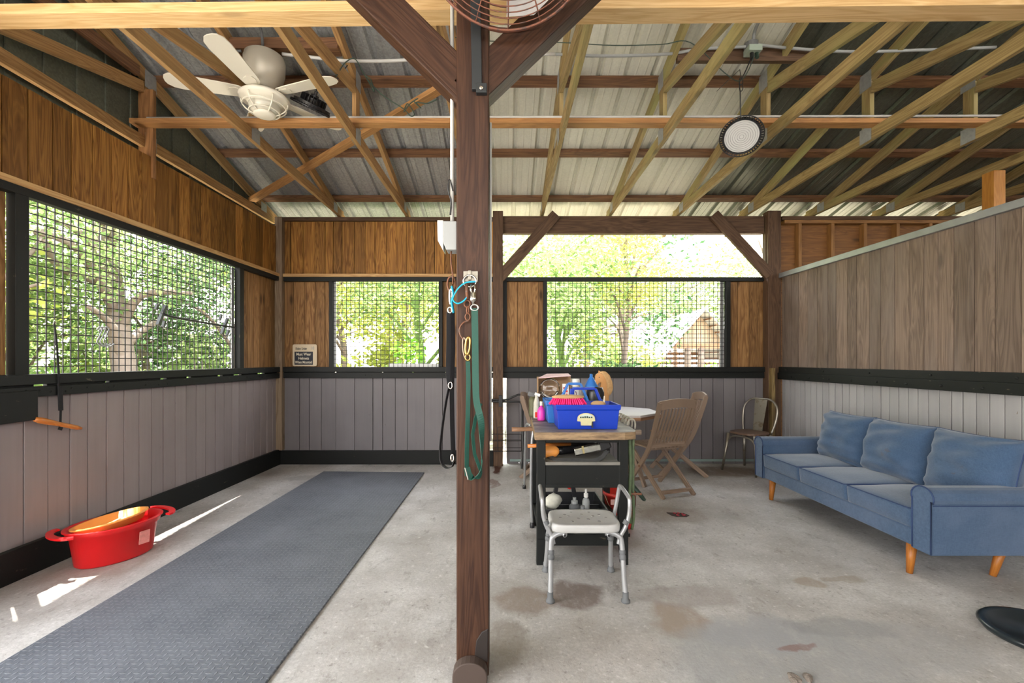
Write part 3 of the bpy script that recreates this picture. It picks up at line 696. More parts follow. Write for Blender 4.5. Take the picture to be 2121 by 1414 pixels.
# ------------------------------------------------------------------ roof electrics
tag(MB().tube([(-2.87, 3.64, 3.233), (5.8, 3.60, 3.235)], .009, 8).build('conduit', M['white_pvc'], smooth=True), 'long thin white conduit lying on the orange lateral brace', 'conduit')
def px_path(l, n=6): return smoothpts([P(*a) for a in l], n)
tag(MB().tube(px_path([(1150, 112, 3.5), (1250, 116, 3.5), (1380, 112, 3.5), (1450, 102, 3.48), (1560, 96, 3.46)]), .011, 8).build('conduit', M['pvc'], smooth=True), 'grey conduit sagging from the post to the lamp junction box', 'conduit')
tag(MB().tube(px_path([(1563, 92, 3.46), (1640, 100, 3.46), (1760, 107, 3.46), (1900, 104, 3.46), (2062, 98, 3.46)]), .011, 8).build('conduit', M['pvc'], smooth=True), 'grey conduit running right from the lamp junction box', 'conduit')
tag(MB().tube(px_path([(1560, 90, 3.47), (1563, 66, 3.42), (1574, 40, 3.3), (1584, 24, 3.2)]), .012, 8).build('conduit', M['pvc'], smooth=True), 'grey flexible conduit bending up from the lamp junction box', 'conduit')
tag(MB().tube(px_path([(585, 112, 3.44), (640, 118, 3.44), (720, 126, 3.44), (830, 125, 3.44), (935, 116, 3.44), (1150, 112, 3.5)]), .012, 8).build('conduit', M['white_pvc'], smooth=True), 'white conduit running from the ceiling fan towards the post', 'conduit')
tag(MB().tube(px_path([(380, 40, 3.3), (400, 80, 3.35), (440, 102, 3.4), (500, 106, 3.42)]), .010, 8).build('cable', M['greyrub'], smooth=True), 'grey cable drooping to the left side of the ceiling fan', 'cable')
tag(MB().tube(px_path([(520, 35, 3.2), (540, 60, 3.3), (544, 95, 3.40)]), .010, 8).build('cable', M['greyrub'], smooth=True), 'grey cable coming down behind the ceiling fan housing', 'cable')
tag(MB().tube(px_path([(695, 160, 3.35), (715, 130, 3.35), (735, 122, 3.35), (752, 150, 3.35), (765, 172, 3.35), (775, 190, 3.35), (768, 165, 3.35), (758, 160, 3.35), (790, 195, 3.35), (835, 225, 3.35), (850, 240, 3.35), (858, 236, 3.35), (845, 215, 3.35), (838, 225, 3.35)]), .004, 6).build('wire', M['darkgreen'], smooth=True), 'dark green tangled wire hanging beside the ceiling fan', 'wire')
tag(MB().tube(px_path([(836, 232, 3.3), (850, 214, 3.3), (866, 204, 3.3), (858, 210, 3.3), (872, 224, 3.3), (862, 212, 3.3), (885, 214, 3.3), (905, 206, 3.3)]), .004, 6).build('wire', M['darkgreen'], smooth=True), 'dark green wire looped around the orange diagonal brace', 'wire')
tag(MB().tube(px_path([(935, 76, 3.36), (1012, 85, 3.36), (1160, 88, 3.36), (1270, 94, 3.36), (1370, 92, 3.36), (1430, 88, 3.36), (1500, 150, 3.36), (1530, 168, 3.4), (1548, 150, 3.4), (1562, 115, 3.4)]), .0035, 6).build('wire', M['darkgreen'], smooth=True), 'thin dark green wire strung from the post to the lamp box', 'wire')
jb = thing('junction_box', 'green-grey junction box above the round hanging lamp', 'electrical box', P(1560, 100, 3.46))
b0 = P(1560, 98, 3.44)
MB().lathe([(.05, 0), (.05, .05), (.04, .055)], b0+V((0, .03, 0)), (0, 0, 1), 16).build('base', M['greyrub'], jb, smooth=False)
MB().box(b0.x-.05, b0.x+.05, b0.y-.04, b0.y+.05, b0.z-.045, b0.z+.0).build('receptacle', plain('mint_grey_plate', (.30, .36, .30), .4), jb, bevel=.004)
MB().tube([(b0.x-.012, b0.y, b0.z-.04), (b0.x-.02, b0.y-.02, b0.z-.10)], .014, 8).build('plug', M['blackp'], jb)
MB().tube([(b0.x+.025, b0.y, b0.z-.04), (b0.x+.02, b0.y-.02, b0.z-.09)], .014, 8).build('plug', M['darkgreen'], jb)
# high bay lamps
def highbay(label, c, nrm, top, r=.15):
    c = V(c); n = V(nrm).normalized(); t = thing('high_bay_lamp', label, 'lamp', c, 'round high bay lamps')
    u = V((1, 0, 0)); u = (u-n*u.dot(n)).normalized(); v = n.cross(u)
    MB().lathe([(0, .001), (r*.77, .001), (r*.8, -.008), (r*.8, -.01)], c, n, 40, cap=False).build('lens', M['diff'], t)
    m = MB()
    for q in range(1, 8): m.tube(arc(c+n*.002, r*.1*q, 0, 2*PI, 32, u, v)[:-1], .0012, 4, closed=True)
    m.build('lens_ring', plain('lens_grey', (.30, .30, .295), .3), t)
    m = MB().lathe([(r*.79, .004), (r*.86, .006), (r*.86, -.03), (r*.5, -.035), (r*.45, -.07), (0, -.07)], c, n, 40, cap=False)
    m.tube(arc(c, r*.985, 0, 2*PI, 48, u, v)[:-1], .004, 6, closed=True)
    for k in range(48):
        a = 2*PI*k/48; dd = u*math.cos(a)+v*math.sin(a); m.beam(c+dd*r*.84, c+dd*r*.985, .004, .02, n)
    m.build('housing', M['blackp'], t)
    m = MB()
    for k in range(20):
        a = 2*PI*k/20; dd = u*math.cos(a)+v*math.sin(a); m.beam(c+dd*r*.2-n*.06, c+dd*r*.6-n*.06, .004, .05, n)
    m.lathe([(.03, -.06), (.03, -.10), (.012, -.105), (.012, -.13)], c, n, 12); m.build('heat_sink', M['blackp'], t)
    a = c-n*.13; pts = [a, a+V((0, 0, .04)), *[V(p) for p in top]]
    MB().tube(pts, .004, 6).build('cord', M['blackp'], t, smooth=True)
    return t
c1 = P(1536, 283, 3.42)
highbay('round high bay lamp facing us, hanging by a black cord on the right', c1, (-.33, -.60, -.73), [P(1534, 240, 3.46), P(1533, 190, 3.46), P(1531, 172, 3.46), P(1542, 152, 3.46), P(1558, 116, 3.45)], .153)
c2 = P(645, 224, 3.62)
highbay('round high bay lamp seen edge on behind the ceiling fan blade', c2, (-.42, .28, -.85), [P(690, 175, 3.6), P(720, 135, 3.5)], .16)
m = MB(); h0 = P(1535, 168, 3.45); m.tube(arc(h0, .03, 0, 2*PI, 14, (.45, 0, 0), (0, 0, 1))[:-1], .003, 6, closed=True); m.tube(arc(h0-V((0, 0, .05)), .026, 0, 2*PI, 14, (.5, 0, 0), (0, 0, 1))[:-1], .003, 6, closed=True); m.tube([h0+V((0, 0, .03)), h0+V((.0, .02, .10)), h0+V((.0, .4, .16))], .0025, 6)
tag(m.build('snap_hook', M['blackp'], smooth=True), 'dark snap hooks on the cord above the hanging lamp', 'hook')

# ceiling fan
fc = V((-1.83, 3.45, 3.275))
cf = thing('ceiling_fan', 'almond five blade ceiling fan with caged light up in the trusses', 'ceiling fan', fc)
MB().lathe([(.0, .325), (.125, .325), (.138, .315), (.138, .295), (.145, .29), (.142, .20), (.115, .10), (.09, .07), (.09, .05), (0, .05)], fc, (0, 0, 1), 40).build('motor_housing', M['fanmetal'], cf, smooth=True)
MB().lathe([(0, .05), (.10, .05), (.11, .03), (.10, .012), (0, .01)], fc, (0, 0, 1), 32).build('rotor', M['blackp'], cf, smooth=True)
for k in range(5):
    a = math.radians(-90+72*k); dx = V((math.cos(a), math.sin(a), 0)); dy = V((-math.sin(a), math.cos(a), .18)).normalized()
    prof = [(.13, .035), (.16, .055), (.24, .062), (.40, .068), (.54, .074), (.60, .066), (.635, .042), (.645, .015)]
    poly = [fc+dx*r+dy*w_*1 for r, w_ in prof]+[fc+dx*r-dy*w_ for r, w_ in prof[::-1]]
    bl = MB().prism([p+V((0, 0, .028)) for p in poly], (0, 0, 1), 0, .007).build('blade', M['fanwhite'], cf, bevel=.001)
    m = MB(); m.prism([fc+dx*r+dy*w_+V((0, 0, .022)) for r, w_ in ((.08, .015), (.14, .022), (.19, .04), (.23, .03), (.245, 0), (.23, -.03), (.19, -.04), (.14, -.022), (.08, -.015))], (0, 0, 1), 0, .006)
    m.build('blade_arm', M['fanwhite'], cf, bevel=.001)
MB().lathe([(0, .02), (.165, .015), (.178, 0), (.175, -.012), (.16, -.02), (.12, -.035), (.11, -.05), (0, -.05)], fc, (0, 0, 1), 40).build('light_plate', M['fanwhite'], cf, smooth=True)
MB().lathe([(.105, -.035), (.112, -.06), (.10, -.095), (.07, -.11), (0, -.113)], fc, (0, 0, 1), 32, cap=False).build('glass_bowl', plain('frosted_bowl', (.62, .60, .52), .25), cf, smooth=True)
m = MB()
for k in range(6):
    a = PI*k/3+.3; dd = V((math.cos(a), math.sin(a), 0))
    m.tube(smoothpts([fc+dd*.16+V((0, 0, -.02)), fc+dd*.158+V((0, 0, -.045)), fc+dd*.135+V((0, 0, -.08)), fc+dd*.10+V((0, 0, -.105)), fc+dd*.07+V((0, 0, -.118))], 3), .005, 6)
m.tube(arc(fc+V((0, 0, -.06)), .150, 0, 2*PI, 28, (1, 0, 0), (0, 1, 0))[:-1], .005, 6, closed=True)
m.tube(arc(fc+V((0, 0, -.10)), .105, 0, 2*PI, 28, (1, 0, 0), (0, 1, 0))[:-1], .005, 6, closed=True)
m.lathe([(.075, -.108), (.078, -.122), (.06, -.13), (0, -.132)], fc, (0, 0, 1), 24); m.build('cage', M['fanwhite'], cf, smooth=True)

# drum fan on the post
df = thing('drum_fan', 'rusty caged drum fan mounted on the post at the top of the photo', 'fan', (0.005, 1.6, 2.7))
ax = V((0, -1, -.62)).normalized(); fcn = P(1053, -176, 1.63); u = V((1, 0, 0)); v = ax.cross(u)
RF = .335
m = MB()
for q in range(3, 20): 
    r = RF*q/19; m.tube(arc(fcn+ax*(.09*(1-(q/19)**3)), r, 0, 2*PI, 56, u, v)[:-1], .0022 if q < 19 else .005, 6, closed=True)
for k in range(16):
    a = 2*PI*k/16; dd = u*math.cos(a)+v*math.sin(a)
    m.tube([fcn+ax*(.09*(1-(s/6)**3))+dd*RF*(s/6) for s in range(1, 7)]+[fcn-ax*.05+dd*RF*1.0, fcn-ax*.15+dd*RF*.97], .0026, 6)
for q in (.02, .05, .08, .11, .15): m.tube(arc(fcn-ax*q, RF*(1.0 if q < .12 else .97), 0, 2*PI, 56, u, v)[:-1], .003, 6, closed=True)
for q in range(4, 19, 2): m.tube(arc(fcn-ax*.16, RF*q/19, 0, 2*PI, 48, u, v)[:-1], .0022, 6, closed=True)
m.build('cage', M['rustwire'], df, smooth=True)
m = MB()
for k in range(3):
    a = 2*PI*k/3+.5; d0 = u*math.cos(a)+v*math.sin(a); a1 = a+.75; d1 = u*math.cos(a1)+v*math.sin(a1)
    poly = [fcn+d0*.07-ax*.05, fcn+d0*.29-ax*.03, fcn+(d0+d1).normalized()*.30-ax*.06, fcn+d1*.28-ax*.10, fcn+d1*.07-ax*.09]
    m.prism(poly, ax, 0, .003)
m.build('blades', plain('dusty_alu_blade', (.45, .43, .42), .5, .5), df)
MB().lathe([(0, .02), (.055, .02), (.07, 0), (.075, -.15), (0, -.16)], fcn-ax*.08, ax, 24).build('motor', M['blackp'], df, smooth=True)
m = MB(); m.beam((-.118, 1.86, 2.40), (-.128, 1.858, 3.0), .042, .02, (0, 1, 0)); m.beam((-.10, 1.862, 2.385), (-.10, 1.862, 2.425), .045, .03, (0, 1, 0))
m.beam((-.12, 1.855, 2.78), fcn-ax*.2, .03, .02)
br_ = m.build('bracket', plain('black_steel_bracket', (.03, .033, .036), .4, .4), df, bevel=.003)
MB().lathe([(.008, 0), (.008, .008), (.004, .010), (0, .010)], (-.10, 1.847, 2.40), (0, -1, 0), 8).build('bolt', M['chrome'], br_)

# ------------------------------------------------------------------ tack on the post
def Q(px, py, d=1.85): return P(px, py, d)
def link(mb, c, rx, rz, r=.0022, yaw=0, tilt=0):
    r *= 1.45
    cy, sy = math.cos(yaw), math.sin(yaw); ux = V((cy, sy, 0)); uz = V((math.sin(tilt)*cy, math.sin(tilt)*sy, math.cos(tilt)))
    ux = (ux-uz*ux.dot(uz)).normalized()
    pts = [V(c)+ux*(rx*math.cos(2*PI*k/20))+uz*(rz*math.sin(2*PI*k/20)) for k in range(20)]
    return mb.tube(pts, r, 6, closed=True)
tp = thing('tie_ring', 'galvanised tie plate with a steel ring screwed to the post', 'tie ring', Q(975, 580, 1.866))
MB().box(*[Q(960, 0, 1.866).x, Q(990, 0, 1.866).x], 1.862, 1.870, Q(0, 582).z, Q(0, 560).z).build('plate', M['plate'], tp, bevel=.001)
MB().beam(Q(973, 560, 1.858), Q(973, 580, 1.858), .013, .014, (0, 1, 0)).build('staple', M['plate'], tp, bevel=.002)
link(MB(), Q(973, 582, 1.852), .026, .024, .0028).build('ring', M['chrome'], tp, smooth=True)
tag(MB().ribbon(smoothpts([Q(985, 583, 1.845), Q(965, 585, 1.84), Q(950, 596, 1.835), Q(940, 612, 1.835), Q(939, 622, 1.835), Q(948, 628, 1.835), Q(960, 623, 1.838), Q(968, 613, 1.842)]), .008, .004, (0, 1, .6)).build('rubber_loop', M['cyan'], smooth=True), 'turquoise rubber tie loop on the ring of the post', 'strap')
ch = thing('rusty_chain', 'rusty chain with brass snap hanging from the ring on the post', 'chain', Q(967, 680, 1.85))
MB().tube([Q(966, 588, 1.846), Q(967, 606, 1.843), Q(968, 620, 1.843)], .0065, 10).build('shank', M['rust'], ch, smooth=True)
m = MB(); link(m, Q(968, 629), .012, .014, .0025); link(m, Q(969, 642), .004, .014, .0025, .3); link(m, Q(969, 656), .010, .014, .0022); m.build('links', M['rust'], ch, smooth=True)
m = MB().tube(smoothpts([Q(971, 664), Q(960, 668), Q(952, 680), Q(953, 692), Q(960, 703)]), .0033, 6); m.build('ring', M['rust'], ch, smooth=True)
m = MB(); link(m, Q(963, 720), .008, .042, .0026, 0, -.08); m.build('snap', plain('rusty_snap', (.22, .17, .13), .4, .8), ch, smooth=True)
m = MB(); link(m, Q(969, 716, 1.84), .009, .036, .0036, 0, .1); link(m, Q(969, 740, 1.845), .010, .012, .0022); m.build('snap', plain('brass', (.55, .36, .12), .3, 1), ch, smooth=True)
gl = thing('green_lead', 'wide green webbing lead doubled and hanging on the post by a silver snap', 'lead rope', Q(985, 800, 1.83))
m = MB(); m.tube([Q(976, 589, 1.838), Q(975, 600, 1.835), Q(977, 606, 1.835)], .004, 8); m.tube([Q(983, 589, 1.838), Q(984, 600, 1.835), Q(983, 606, 1.835)], .004, 8)
m.lathe([(.009, 0), (.013, .004), (.013, .024), (.015, .03), (.012, .036), (.006, .040), (.006, .048)], Q(980, 605, 1.835), (0, 0, -1), 14)
link(m, Q(983, 637, 1.836), .015, .012, .0028); m.build('panic_snap', M['chrome'], gl, smooth=True)
st = smoothpts([Q(983, 638, 1.834), Q(984, 700, 1.832), Q(985, 780, 1.83), Q(987, 830, 1.828), Q(996, 870, 1.826), Q(998, 905, 1.826), Q(998, 950, 1.828), Q(996, 975, 1.83), Q(990, 988, 1.832), Q(979, 990, 1.836), Q(971, 982, 1.84), Q(967, 968, 1.845)], 8)
wd = []
for i, p in enumerate(st):
    t_ = i/(len(st)-1); a = 0
    if .33 < t_ < .55: a = (t_-.33)/.22*PI*.5
    elif t_ >= .55: a = PI*.5*max(0, 1-(t_-.55)/.2)+.35
    wd.append(V((math.cos(a), math.sin(a), 0)))
MB().ribbon(st, .0265, .0025, wd).build('strap', M['greenw'], gl, smooth=False)
st = smoothpts([Q(969, 748, 1.85), Q(970, 790, 1.85), Q(969, 860, 1.85), Q(967, 930, 1.85), Q(967, 985, 1.845)], 6)
MB().ribbon(st, .018, .0025, [V((1, .1+.9*max(0, i/len(st)-.3), 0)) for i in range(len(st))]).build('strap', M['greenw'], gl)
MB().ribbon([Q(996, 835, 1.835), Q(985, 865, 1.83), Q(979, 900, 1.83), Q(983, 940, 1.83), Q(996, 975, 1.832)], .014, .002, (1, .6, 0)).build('strap', M['greenw'], gl)
MB().tube([Q(963, 968, 1.83), Q(970, 993, 1.83)], .003, 6).build('tip', M['chrome'], gl)
bl_ = thing('black_lead', 'black webbing lead with buckles hanging on the left side of the post', 'lead rope', Q(930, 800, 1.93))
m = MB(); link(m, Q(935, 588, 1.93), .017, .032, .003); m.build('rusty_ring', M['rust'], bl_, smooth=True)
m = MB(); link(m, Q(934, 614, 1.93), .006, .034, .0035, .2); link(m, Q(932, 642, 1.93), .009, .012, .0028); m.build('snap', M['chrome'], bl_, smooth=True)
MB().ribbon(smoothpts([Q(930, 645, 1.93), Q(930, 700, 1.93), Q(929, 770, 1.93), Q(932, 795, 1.93)]), .022, .003, (1, .3, 0)).build('strap', M['blackw'], bl_)
MB().ribbon(smoothpts([Q(937, 645, 1.935), Q(938, 720, 1.935), Q(936, 800, 1.935), Q(937, 880, 1.935), Q(939, 945, 1.935)]), .020, .003, (1, .5, 0)).build('strap', M['blackw'], bl_)
MB().ribbon(smoothpts([Q(932, 795, 1.93), Q(926, 820, 1.93), Q(918, 870, 1.93), Q(912, 925, 1.93), Q(914, 955, 1.93), Q(924, 968, 1.93), Q(936, 966, 1.93), Q(941, 955, 1.93)]), .016, .003, (.5, 1, 0)).build('strap', M['blackw'], bl_)
m = MB(); link(m, Q(933, 798, 1.925), .008, .014, .002); link(m, Q(937, 948, 1.925), .006, .014, .0025); m.build('buckle', M['chrome'], bl_, smooth=True)
tag(MB().ribbon(smoothpts([Q(936, 592, 1.92), Q(939, 610, 1.92), Q(936, 625, 1.915), Q(940, 648, 1.92)]), .010, .004, (1, 1, 0)).build('rubber_loop', M['cyan'], smooth=True), 'turquoise rubber loop twisted around the black lead snap', 'strap')

# ------------------------------------------------------------------ sign, plank, wall items
sg = thing('sign', 'cream sign with black panel about helmets screwed to the back wall boards', 'sign', P(632, 758, D-.02))
ys_ = D-.012
def rrect(x0, x1, z0, z1, r, y):
    pts = []
    for cx, cz, a0 in ((x1-r, z1-r, 0), (x0+r, z1-r, PI/2), (x0+r, z0+r, PI), (x1-r, z0+r, 1.5*PI)):
        for k in range(5): pts.append((cx+r*math.cos(a0+PI/2*k/4), y, cz+r*math.sin(a0+PI/2*k/4)))
    return pts
X0, X1, Z1, Z0 = bx(607), bx(657), P(0, 713, D).z, P(0, 758, D).z
MB().prism(rrect(X0, X1, Z0, Z1, .02, ys_), (0, 1, 0), 0, .01).build('board', M['paper'], sg, bevel=.001)
MB().prism(rrect(bx(611), bx(649), P(0, 755, D).z, P(0, 728, D).z, .003, ys_-.002), (0, 1, 0), 0, .002).build('panel', M['ink'], sg)
def text(body, name, x, y, z, size, mat, parent=None, sx=1.0, rot=(PI/2, 0, 0), bold=0):
    cu = bpy.data.curves.new(name, 'FONT'); cu.body = body; cu.size = size; cu.align_x = 'CENTER'; cu.align_y = 'CENTER'; cu.extrude = .0006; cu.offset = bold
    o = bpy.data.objects.new(name, cu); C.objects.link(o); cu.materials.append(mat)
    bpy.context.view_layer.update(); dg = bpy.context.evaluated_depsgraph_get(); me = bpy.data.meshes.new_from_object(o.evaluated_get(dg))
    bpy.data.objects.remove(o); q = bpy.data.objects.new(name, me); C.objects.link(q); WL[q.name] = V((x, y, z))
    if not me.materials: me.materials.append(mat)
    org = WL[parent.name] if parent else V((0, 0, 0))
    q.parent = parent; q.location = V((x, y, z))-org; q.rotation_euler = rot; q.scale = (sx, 1, 1)
    return q
xc = (bx(611)+bx(649))/2
for s_, zz in (('Must Wear', 733.5), ('Helmets', 742), ('When Mounted', 750)):
    text(s_, 'lettering', xc, ys_-.0035, P(0, zz, D).z, .047, M['cream'], sg, .70 if len(s_) > 10 else .85, bold=.001)
text('Riders Under', 'lettering', bx(625), ys_-.001, P(0, 722, D).z, .042, M['ink'], sg, .62, bold=.0005)
text('18', 'lettering', bx(648), ys_-.001, P(0, 721, D).z, .055, M['pvc'], sg, .8)
tag(MB().box(bx(803), bx(911), D+.05, D+.09, P(0, 763, D).z, P(0, 753, D).z).build('white_plank', plain('white_plank', (.85, .85, .83), .5), bevel=.002), 'white plank outside the lower right of the back left opening', 'board')
# black board on left wall
d0, d1 = 2.2, lwd(61)
m = MB().beam((lwx(d0)+.03, d0, 1.02), (lwx(d1)+.03, d1, 1.025), .05, .18)
tag(m.build('black_board', M['black_worn'], bevel=.004), 'black chipped board fixed low on the left wall at the frame edge', 'board')
# pull strap with wooden bar
ps = thing('pull_handle', 'orange wooden grip hanging on a black strap from the left mesh', 'pull handle', P(120, 885, 2.95))
def L(px, py, off=.03):
    d = lwd(px); q = P(px, py, d); q.x += off; q.y = d; 
    d2 = (lwx(d)+off)/((px-CX)/F); return P(px, py, d2)
MB().ribbon([L(112, 668, .0), L(117, 705, .03), L(122, 780, .06), L(121, 800, .05), L(126, 845, .05), L(125, 880, .055)], .012, .004, [(0, 1, 0), (0, 1, 0), (.3, 1, 0), (0, 1, 0), (0, 1, 0), (0, 1, 0)]).build('strap', M['blackw'], ps)
MB().beam(L(124, 800, .05), L(126, 850, .055), .03, .008, (1, 0, 0)).build('pad', M['blackw'], ps, bevel=.003)
MB().tube(smoothpts([L(116, 670, 0), L(113, 664, .01), L(110, 672, 0)]), .003, 6).build('hook', M['chrome'], ps, smooth=True)
a, b = L(72, 868, .05), L(168, 887, .055)
pts = [a.lerp(b, k/10) for k in range(11)]
MB().tube(pts, .015, 12, rs=[.013, .019, .019, .017, .015, .014, .014, .014, .015, .014, .009]).build('grip', M['orangew'], ps, smooth=True)
MB().ribbon([L(121, 886, .078), L(129, 888, .078)], .02, .004, (0, 0, 1)).build('band', M['blackw'], ps)
# racks on the mesh
tr = thing('bridle_rack', 'black rack of two slanted brackets joined by a long rod on the left mesh', 'rack', L(400, 665, -.02))
m = MB(); m.tube(smoothpts([L(337, 647, .06), L(352, 655, .06), L(400, 664, .06), L(440, 671, .06), L(486, 678, .06)]), .010, 8); m.build('rod', M['blackp'], tr, smooth=True)
for (xa_, ya_, xb_, yb_, xc_, yc_, xd_, yd_) in ((343, 633, 327, 673, 326, 640, 341, 672), (471, 660, 459, 692, 458, 662, 473, 690)):
    m = MB(); m.beam(L(xa_, ya_, .05), L(xb_, yb_, .05), .024, .024); m.beam(L(xc_, yc_-10, .03), L(xc_-3, yc_+1, .03), .020, .020); m.beam(L(xd_, yd_-7, .03), L(xd_-3, yd_+5, .03), .020, .020)
    m.tube([L(xa_, ya_, .05), L(xc_+8, yc_-12, .03), L(xc_, yc_-8, .02)], .004, 6); m.tube([L(xb_, yb_, .05), L(xb_+8, yb_+4, .03), L(xd_-2, yd_+4, .02)], .004, 6)
    m.build('bracket', M['blackp'], tr)
m = MB()
for o_ in (0, 7, 14):
    m.tube(smoothpts([L(200+o_, 682, .01), L(206+o_, 677, .03), L(212+o_, 681, .03), L(206+o_, 696, .04), L(201+o_, 708, .03), L(212+o_, 717, .03), L(222+o_, 712, .02)]), .0045, 6)
tag(m.build('wire_coil_holder', M['steel'], smooth=True), 'coiled thin wire holder on the left mesh near its middle', 'wire holder')

# ------------------------------------------------------------------ floor things
mt = MB(); c4 = [G(670, 977), G(879, 979)]
dN = .9; xl = (670-CX)/F
pl_, pr_ = G(670, 978), G(879, 980); nl_, nr_ = G(0, 1378), G(555, 1414)
dl = (nl_-pl_).normalized(); dr = (nr_-pr_).normalized()
mt.prism([pl_, pr_, pr_+dr*4.9, pl_+dl*4.9], (0, 0, 1), .001, .014)
tag(mt.build('rubber_mat', M['mat'], bevel=.004, origin=(0, 0, 0)), 'long blue-grey diamond pattern rubber mat on the left side of the floor', 'mat')
# red tub
ang = math.atan2(.42, .25)
tc_ = V((-2.575, 3.00, 0)); ux = V((math.cos(ang), math.sin(ang), 0)); uy = V((-math.sin(ang), math.cos(ang), 0))
tub = thing('oval_tub', 'red oval plastic tub on the floor by the left wall', 'tub', tc_)
def oval(mb, prof, seg=48, c=None):
    c = c or tc_; b = len(mb.v)
    for (a_, b_, z) in prof:
        for k in range(seg):
            t_ = 2*PI*k/seg; mb.v.append(c+ux*(a_*math.cos(t_))+uy*(b_*math.sin(t_))+V((0, 0, z)))
    for i in range(len(prof)-1):
        for k in range(seg):
            k2 = (k+1) % seg; mb.face((b+i*seg+k, b+i*seg+k2, b+(i+1)*seg+k2, b+(i+1)*seg+k))
    return mb
m = oval(MB(), [(.001, .001, .0), (.19, .125, .0), (.205, .14, .012), (.23, .165, .20), (.245, .178, .202), (.25, .182, .225), (.262, .192, .235), (.262, .192, .242), (.240, .172, .240), (.226, .160, .20), (.2, .135, .02), (.001, .001, .015)])
m.build('body', M['red'], tub, smooth=True)
for s_ in (-1, 1):
    pts = [tc_+ux*(s_*(.245+.065*math.sin(PI*k/10)))+uy*(.13*math.cos(PI*k/10))+V((0, 0, .235)) for k in range(11)]
    MB().ribbon(pts, .035, .012, [ux*s_ for _ in pts]).build('handle', M['red'], tub)
e0 = tc_+ux*.10-uy*.156+V((0, 0, .13))
MB().prism([e0+V((0, 0, -.04))-ux*.03, e0+V((0, 0, -.04))+ux*.03+uy*.006, e0+V((0, 0, .045))+ux*.032+uy*.002-uy*.003, e0+V((0, 0, .045))-ux*.03-uy*.012], -uy, .0, .004).build('label_patch', plain('pale_red_label', (.72, .25, .22), .7, 0, .3, 60), tub)
lid = thing('orange_basin', 'orange shallow basin lying tilted inside the red tub', 'basin', tc_+V((0, 0, .2)))
o2 = tc_-ux*.02+V((0, 0, .235))
n2 = V((-.10, -.05, 1)).normalized(); 
def tilt_lathe(mb, prof, org, n, sx=1, sy=1, seg=40):
    n = V(n).normalized(); a_ = (ux-n*ux.dot(n)).normalized(); b_ = n.cross(a_); s0 = len(mb.v)
    for r, h in prof:
        for k in range(seg):
            t_ = 2*PI*k/seg; mb.v.append(V(org)+n*h+a_*(r*sx*math.cos(t_))+b_*(r*sy*math.sin(t_)))
    for i in range(len(prof)-1):
        for k in range(seg):
            k2 = (k+1) % seg; mb.face((s0+i*seg+k, s0+i*seg+k2, s0+(i+1)*seg+k2, s0+(i+1)*seg+k))
    return mb
tilt_lathe(MB(), [(.001, -.02), (.17, -.02), (.19, .018), (.205, .022), (.205, .03), (.185, .03), (.165, -.012), (.001, -.012)], o2, n2, 1, .66).build('body', M['orange'], lid, smooth=True)
tag(MB().box(bx(150, 3.2)*0-2.79, -2.775, 3.28, 3.34, .19, .26).build('wood_scrap', M['pine_light']), 'pale wood scrap on the baseboard behind the red tub', 'wood scrap') if False else None
# floor box with red debris
hb = thing('floor_drain', 'small sunken floor pit filled with red scraps in front of the garden chairs', 'floor drain', G(1404, 1066))
gc = G(1404, 1066)
m = MB(); 
m.tube([gc+V((-.075, .05, .001)), gc+V((-.055, -.02, .001)), gc+V((-.03, -.045, .001)), gc+V((.05, -.05, .001)), gc+V((.085, -.02, .001)), gc+V((.06, .035, .001)), gc+V((-.075, .05, .001))], .004, 6)
m.prism([gc+V((x_, y_, 0)) for x_, y_ in ((-.07, .045), (-.05, -.02), (-.03, -.04), (.05, -.045), (.08, -.02), (.06, .035))], (0, 0, 1), .0005, .002)
m.build('rim', plain('pit_dark', (.05, .035, .03), .8), hb)
for k in range(9):
    a_ = R(0, 6.28); q = gc+V((R(-.03, .065), R(-.03, .03), .006))
    MB().ell(q, R(.010, .018), R(.008, .013), .006, Matrix.Rotation(a_, 3, 'Z'), 8, 5).build('scrap', plain('red_scrap', (.30, .03, .04), .6) if k == 0 else bpy.data.materials['red_scrap'], hb, smooth=True)
hb['label'] = 'small sunken pit with red scraps in the floor in front of the garden chairs'
rp = G(2150, 1320)
tag(MB().lathe([(0, .004), (.17, .004), (.19, .03), (.215, .032), (.225, .022), (.21, 0), (.0, 0)], rp+V((.03, 0, 0)), (0, 0, 1), 40).build('rubber_pan', M['rubberpan'], smooth=True), 'shiny black rubber pan on the floor at the right frame edge', 'pan')
cc_ = G(1650, 1405)
m = MB()
for k in range(5): m.ell(cc_+V((R(-.05, .05), R(-.02, .02), .004)), R(.018, .035), R(.012, .022), .012, Matrix.Rotation(R(0, 3), 3, 'Z'), 8, 5, fn=lambda p: p*R(.85, 1.1))
tag(m.build('concrete_lump', plain('crumbled_concrete', (.20, .165, .14), .9, 0, .4, 60, .6)), 'crumbled concrete lump at the bottom edge of the floor', 'rubble')

